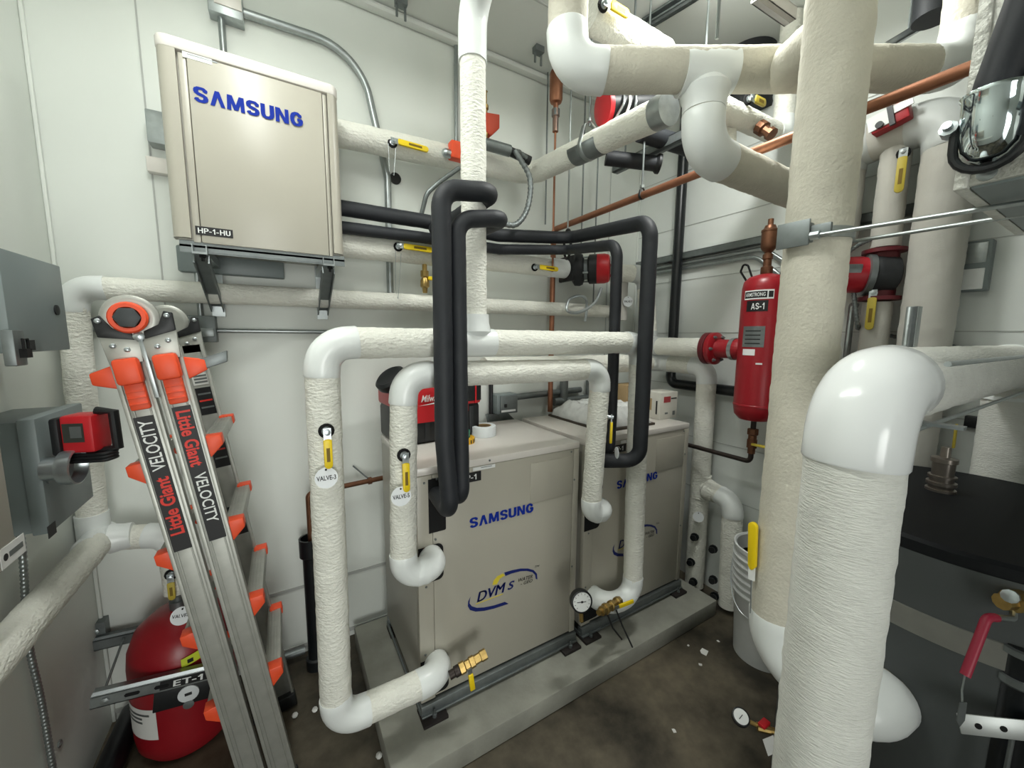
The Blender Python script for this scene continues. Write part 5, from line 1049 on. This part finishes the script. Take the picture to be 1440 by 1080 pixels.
q = at(680, 612, Z=ZT); tr = thing('tape_roll', q, 'white roll of tape lying flat on the near heat pump', 'tape roll')
MB().lathe([(.038, 0), (.058, 0), (.06, .002), (.06, .048), (.058, .05), (.038, .05), (.038, 0.0)], q, (0, 0, 1), 36).build('tape', mat('white_tape', (232, 238, 240), .35), tr)
MB().lathe([(.034, .001), (.0385, .001), (.0385, .0492), (.034, .0492), (.034, .001)], q, (0, 0, 1), 30).build('paper_core', kraft, tr)
q = at(652, 622, Z=ZT); yt = thing('hazard_tape_roll', q, 'small yellow roll with black marks beside the white tape roll', 'tape roll')
MB().lathe([(.03, 0), (.05, 0), (.05, .024), (.03, .024), (.03, 0)], q, (0, 0, 1), 36).build('tape', mat('amber_tape', (244, 186, 40), .45), yt)
for k in range(20): a = 2*PI*k/20; ca, sa = math.cos(a), math.sin(a); MB().box((-.003, -.008, 0), (.003, .008, .001), frame(q+V((.0502*ca, .0502*sa, .011)), (-sa, ca, 0), (0, 0, 1))).build('black_mark', lblack, yt)
gr = thing('sticker_roll', q+V((0, .02, .024)), 'small green and white sticker roll stacked on the yellow tape', 'tape roll')
MB().lathe([(.022, 0), (.036, 0), (.036, .03), (.022, .03), (.022, 0)], q+V((-.004, .008, .0245)), (0, 0, 1), 30).build('tape', mat('green_tape', (40, 130, 104), .5), gr)
# carton, wrap, odds on the far heat pump
ca_ = thing('carton', at(935, 583, Z=ZT), 'white carton with red label standing on the far heat pump', 'box')
q = at(912, 589, Z=ZT); MB().box((1.885, 1.47, ZT), (2.04, 1.60, ZT+.16)).build('carton_body', card, ca_, .003)
MB().box((1.915, 1.4688, ZT+.10), (1.975, 1.47, ZT+.135)).build('red_label', mat('faded_red_print', (170, 60, 66), .6), ca_); MB().box((1.98, 1.4688, ZT+.118), (2.03, 1.47, ZT+.125)).build('label_print', lblack, ca_)
MB().box((1.93, 1.4688, ZT+.03), (1.955, 1.47, ZT+.04)).build('label_print', galv_d, ca_); MB().box((2.0, 1.4688, ZT+.02), (2.02, 1.47, ZT+.045)).build('label_print', galv_d, ca_)
MB().box((1.8838, 1.49, ZT+.03), (1.885, 1.50, ZT+.11)).build('label_print', lblack, ca_); MB().box((1.8838, 1.53, ZT+.05), (1.885, 1.545, ZT+.12)).build('label_print', kraft, ca_)
kb = thing('kraft_box', (1.90, 1.66, ZT), 'brown open cardboard box behind the white carton', 'box'); MB().box((1.80, 1.65, ZT), (2.0, 1.76, ZT+.19)).build('carton_body', kraft, kb, .003); MB().box((1.955, 1.6488, ZT+.16), (1.968, 1.65, ZT+.18)).build('print_mark', lblack, kb)
mb = MB(); n = 44; mgrid = []
cx0, cx1, cy0, cy1 = 1.39, 1.74, 1.43, 1.86
def hgt(u, v):
    e = min(u, 1-u, v, 1-v); b = min(1, (e/.16))**.5 if e > 0 else 0
    return .085*b*(1+.25*noise.noise(V((u*4, v*4, 1)))+.14*noise.noise(V((u*10, v*10, 4)))+.06*abs(noise.noise(V((u*22, v*22, 2)))))+.004
for i in range(n+1):
    for j in range(n+1):
        u, v = i/n, j/n; mb.v.append(V((cx0+(cx1-cx0)*u+.01*noise.noise(V((u*5, v*5, 9))), cy0+(cy1-cy0)*v+.10*u*0-.02*u, ZT+.012+hgt(u, v))))
o_ = len(mb.v)
for i in range(n+1):
    for j in range(n+1): p = mb.v[i*(n+1)+j]; mb.v.append(V((p.x, p.y, ZT+.012)))
for i in range(n):
    for j in range(n): a = i*(n+1)+j; mb.f += [(a, a+n+1, a+n+2, a+1), (o_+a, o_+a+1, o_+a+n+2, o_+a+n+1)]
for i in range(n):
    for a, b in ((i*(n+1), (i+1)*(n+1)), (i*(n+1)+n, (i+1)*(n+1)+n), (i, i+1), (n*(n+1)+i, n*(n+1)+i+1)): mb.f.append((a, b, o_+b, o_+a))
one(mb, 'plastic_bundle', film, 'crumpled clear plastic wrapped bundle on the far heat pump', 'packaging')
one(MB().box((1.38, 1.40, ZT), (1.76, 1.88, ZT+.012)), 'backing_board', mat('dark_board', (66, 58, 48), .7), 'dark flat board under the plastic bundle on the far heat pump', 'board')
# switch box and black pipe seen between the heat pumps and the wall
sw = thing('switch_box', (1.17, 2.05, 1.12), 'grey switch box on the back wall above the gap between heat pumps', 'electrical box')
q0, q1 = at(699, 556, Y=1.96), at(728, 580, Y=1.96); MB().box((q0.x, 1.96, q1.z), (q1.x, 2.05, q0.z)).build('box_body', grey_box, sw, .004); fpn = MB().box((q0.x+.02, 1.952, q1.z+.006), (q1.x-.006, 1.961, q0.z-.006)).build('face_plate', galv_d, sw, .003)
MB().box((q0.x+.045, 1.945, q1.z+.04), (q0.x+.06, 1.953, q1.z+.06)).build('toggle', black, fpn); MB().box((q0.x+.025, 1.951, q1.z+.012), (q1.x-.02, 1.9525, q1.z+.024)).build('label_print', lwhite, fpn)
one(MB().prism([(-.10, 0), (.11, 0), (.02, .085), (-.12, .085)], 0, .02, frame((q0.x+.08, 2.03, q1.z-.09), (1, 0, 0), (0, 0, 1))), 'sloped_bracket', galv_d, 'sloping grey bracket under the switch box on the back wall', 'bracket')
vp = at(691, 560, Y=2.02); one(MB().cyl((vp.x, 2.025, ZT-.5), (vp.x, 2.025, 1.45), .013, 12), 'vertical_conduit', black, 'thin black vertical pipe on the back wall right of the shop vacuum', 'pipe')
one(MB().cyl((1.22, 2.02, 1.215), (1.75, 2.02, 1.23), .02, 12), 'wall_conduit', galv_d, 'grey horizontal conduit low on the back wall right of the switch box', 'conduit')
wc = thing('wall_fitting', (1.66, 2.0, 1.25), 'grey metal fitting group on the back wall behind the plastic bundle', 'fitting')
q = at(793, 545, Y=2.0); m = MB(); m.cyl((q.x, 2.0, q.z-.09), (q.x, 2.0, q.z+.05), .028, 12); m.build('upright', galv_d, wc); MB().cyl((q.x-.08, 2.0, q.z-.09), (q.x+.28, 2.0, q.z-.085), .026, 12).build('crosspiece', galv_d, wc); MB().cyl((q.x+.22, 2.0, q.z-.08), (q.x+.22, 2.0, q.z+.06), .024, 12).build('upright', galv_d, wc)

# ================================================================ bucket and floor litter
bc = V((2.0, .88, 0)); bk = thing('bucket', bc, 'ribbed pale plastic bucket standing behind the large vertical pipe', 'bucket')
pr = [(.112, 0), (.120, .004), (.136, .33)]
for k in range(6): z = .335+.036*k; pr += [(.138+.001*k, z), (.150+.001*k, z+.003), (.150+.001*k, z+.010), (.139+.001*k, z+.014)]
pr += [(.147, .555), (.154, .557), (.154, .575), (.146, .577), (.140, .57), (.132, .40), (.114, .012)]
MB().lathe(pr, bc, (0, 0, 1), 44).build('bucket_shell', bucket_m, bk)
MB().lathe([(.0, .50), (.133, .50)], bc, (0, 0, 1), 30).build('bucket_contents', mat('pale_residue', (186, 186, 180), .8), bk)
hb = [bc+V((-.150*math.cos(a)*.75-.05*math.sin(a)*1.6, .150*math.cos(a)*.75*1.0-.05*math.sin(a)*1.6, .33-.20*math.sin(a))) for a in [PI*k/20 for k in range(21)]]
hb = [bc+V((-.16*math.sin(PI*k/20)*.97-.0, .155*math.cos(PI*k/20), .52-.26*math.sin(PI*k/20))) for k in range(21)]
MB().tube(hb, .0022, 8).build('wire_handle', chrome, bk); 
wrap('bucket_label', bc.x, bc.y, .137, -80, -50, .30, .32, lwhite, bk)
for i, (px_, py_, s_) in enumerate(((990, 917, .035), (1010, 902, .012), (985, 935, .014), (968, 908, .01), (948, 1028, .014))):
    q = at(px_, py_, Z=0); a = .4+i; ca, sa = math.cos(a), math.sin(a)
    one(MB().prism([(q.x+s_*(u*ca-v*sa), q.y+s_*(u*sa+v*ca)) for u, v in ((-.6, -.4), (.5, -.5), (.6, .35), (-.1, .5), (-.5, .3))], .0005, .0025), 'paper_scrap', paper, ('largest white paper scrap on the floor near the bucket', 'tiny white scrap on the floor closest to the bucket', 'white crumb on the floor just in front of the largest scrap', 'tiny white crumb on the floor left of the largest scrap', 'lone white crumb on the open floor in the foreground')[i], 'scrap')
for i, (px_, py_) in enumerate(((443, 1000), (415, 1008), (533, 1065))):
    q = at(px_, py_, Z=0 if i < 2 else .0); one(MB().ball((q.x, q.y, .008), .012, .014, .008, 8, 6), 'paper_crumb', paper, ('white crumb on the floor left of the leftmost white pipe', 'white crumb on the floor beside the ladder foot', 'white crumb on the floor in front of the pad corner')[i], 'scrap')
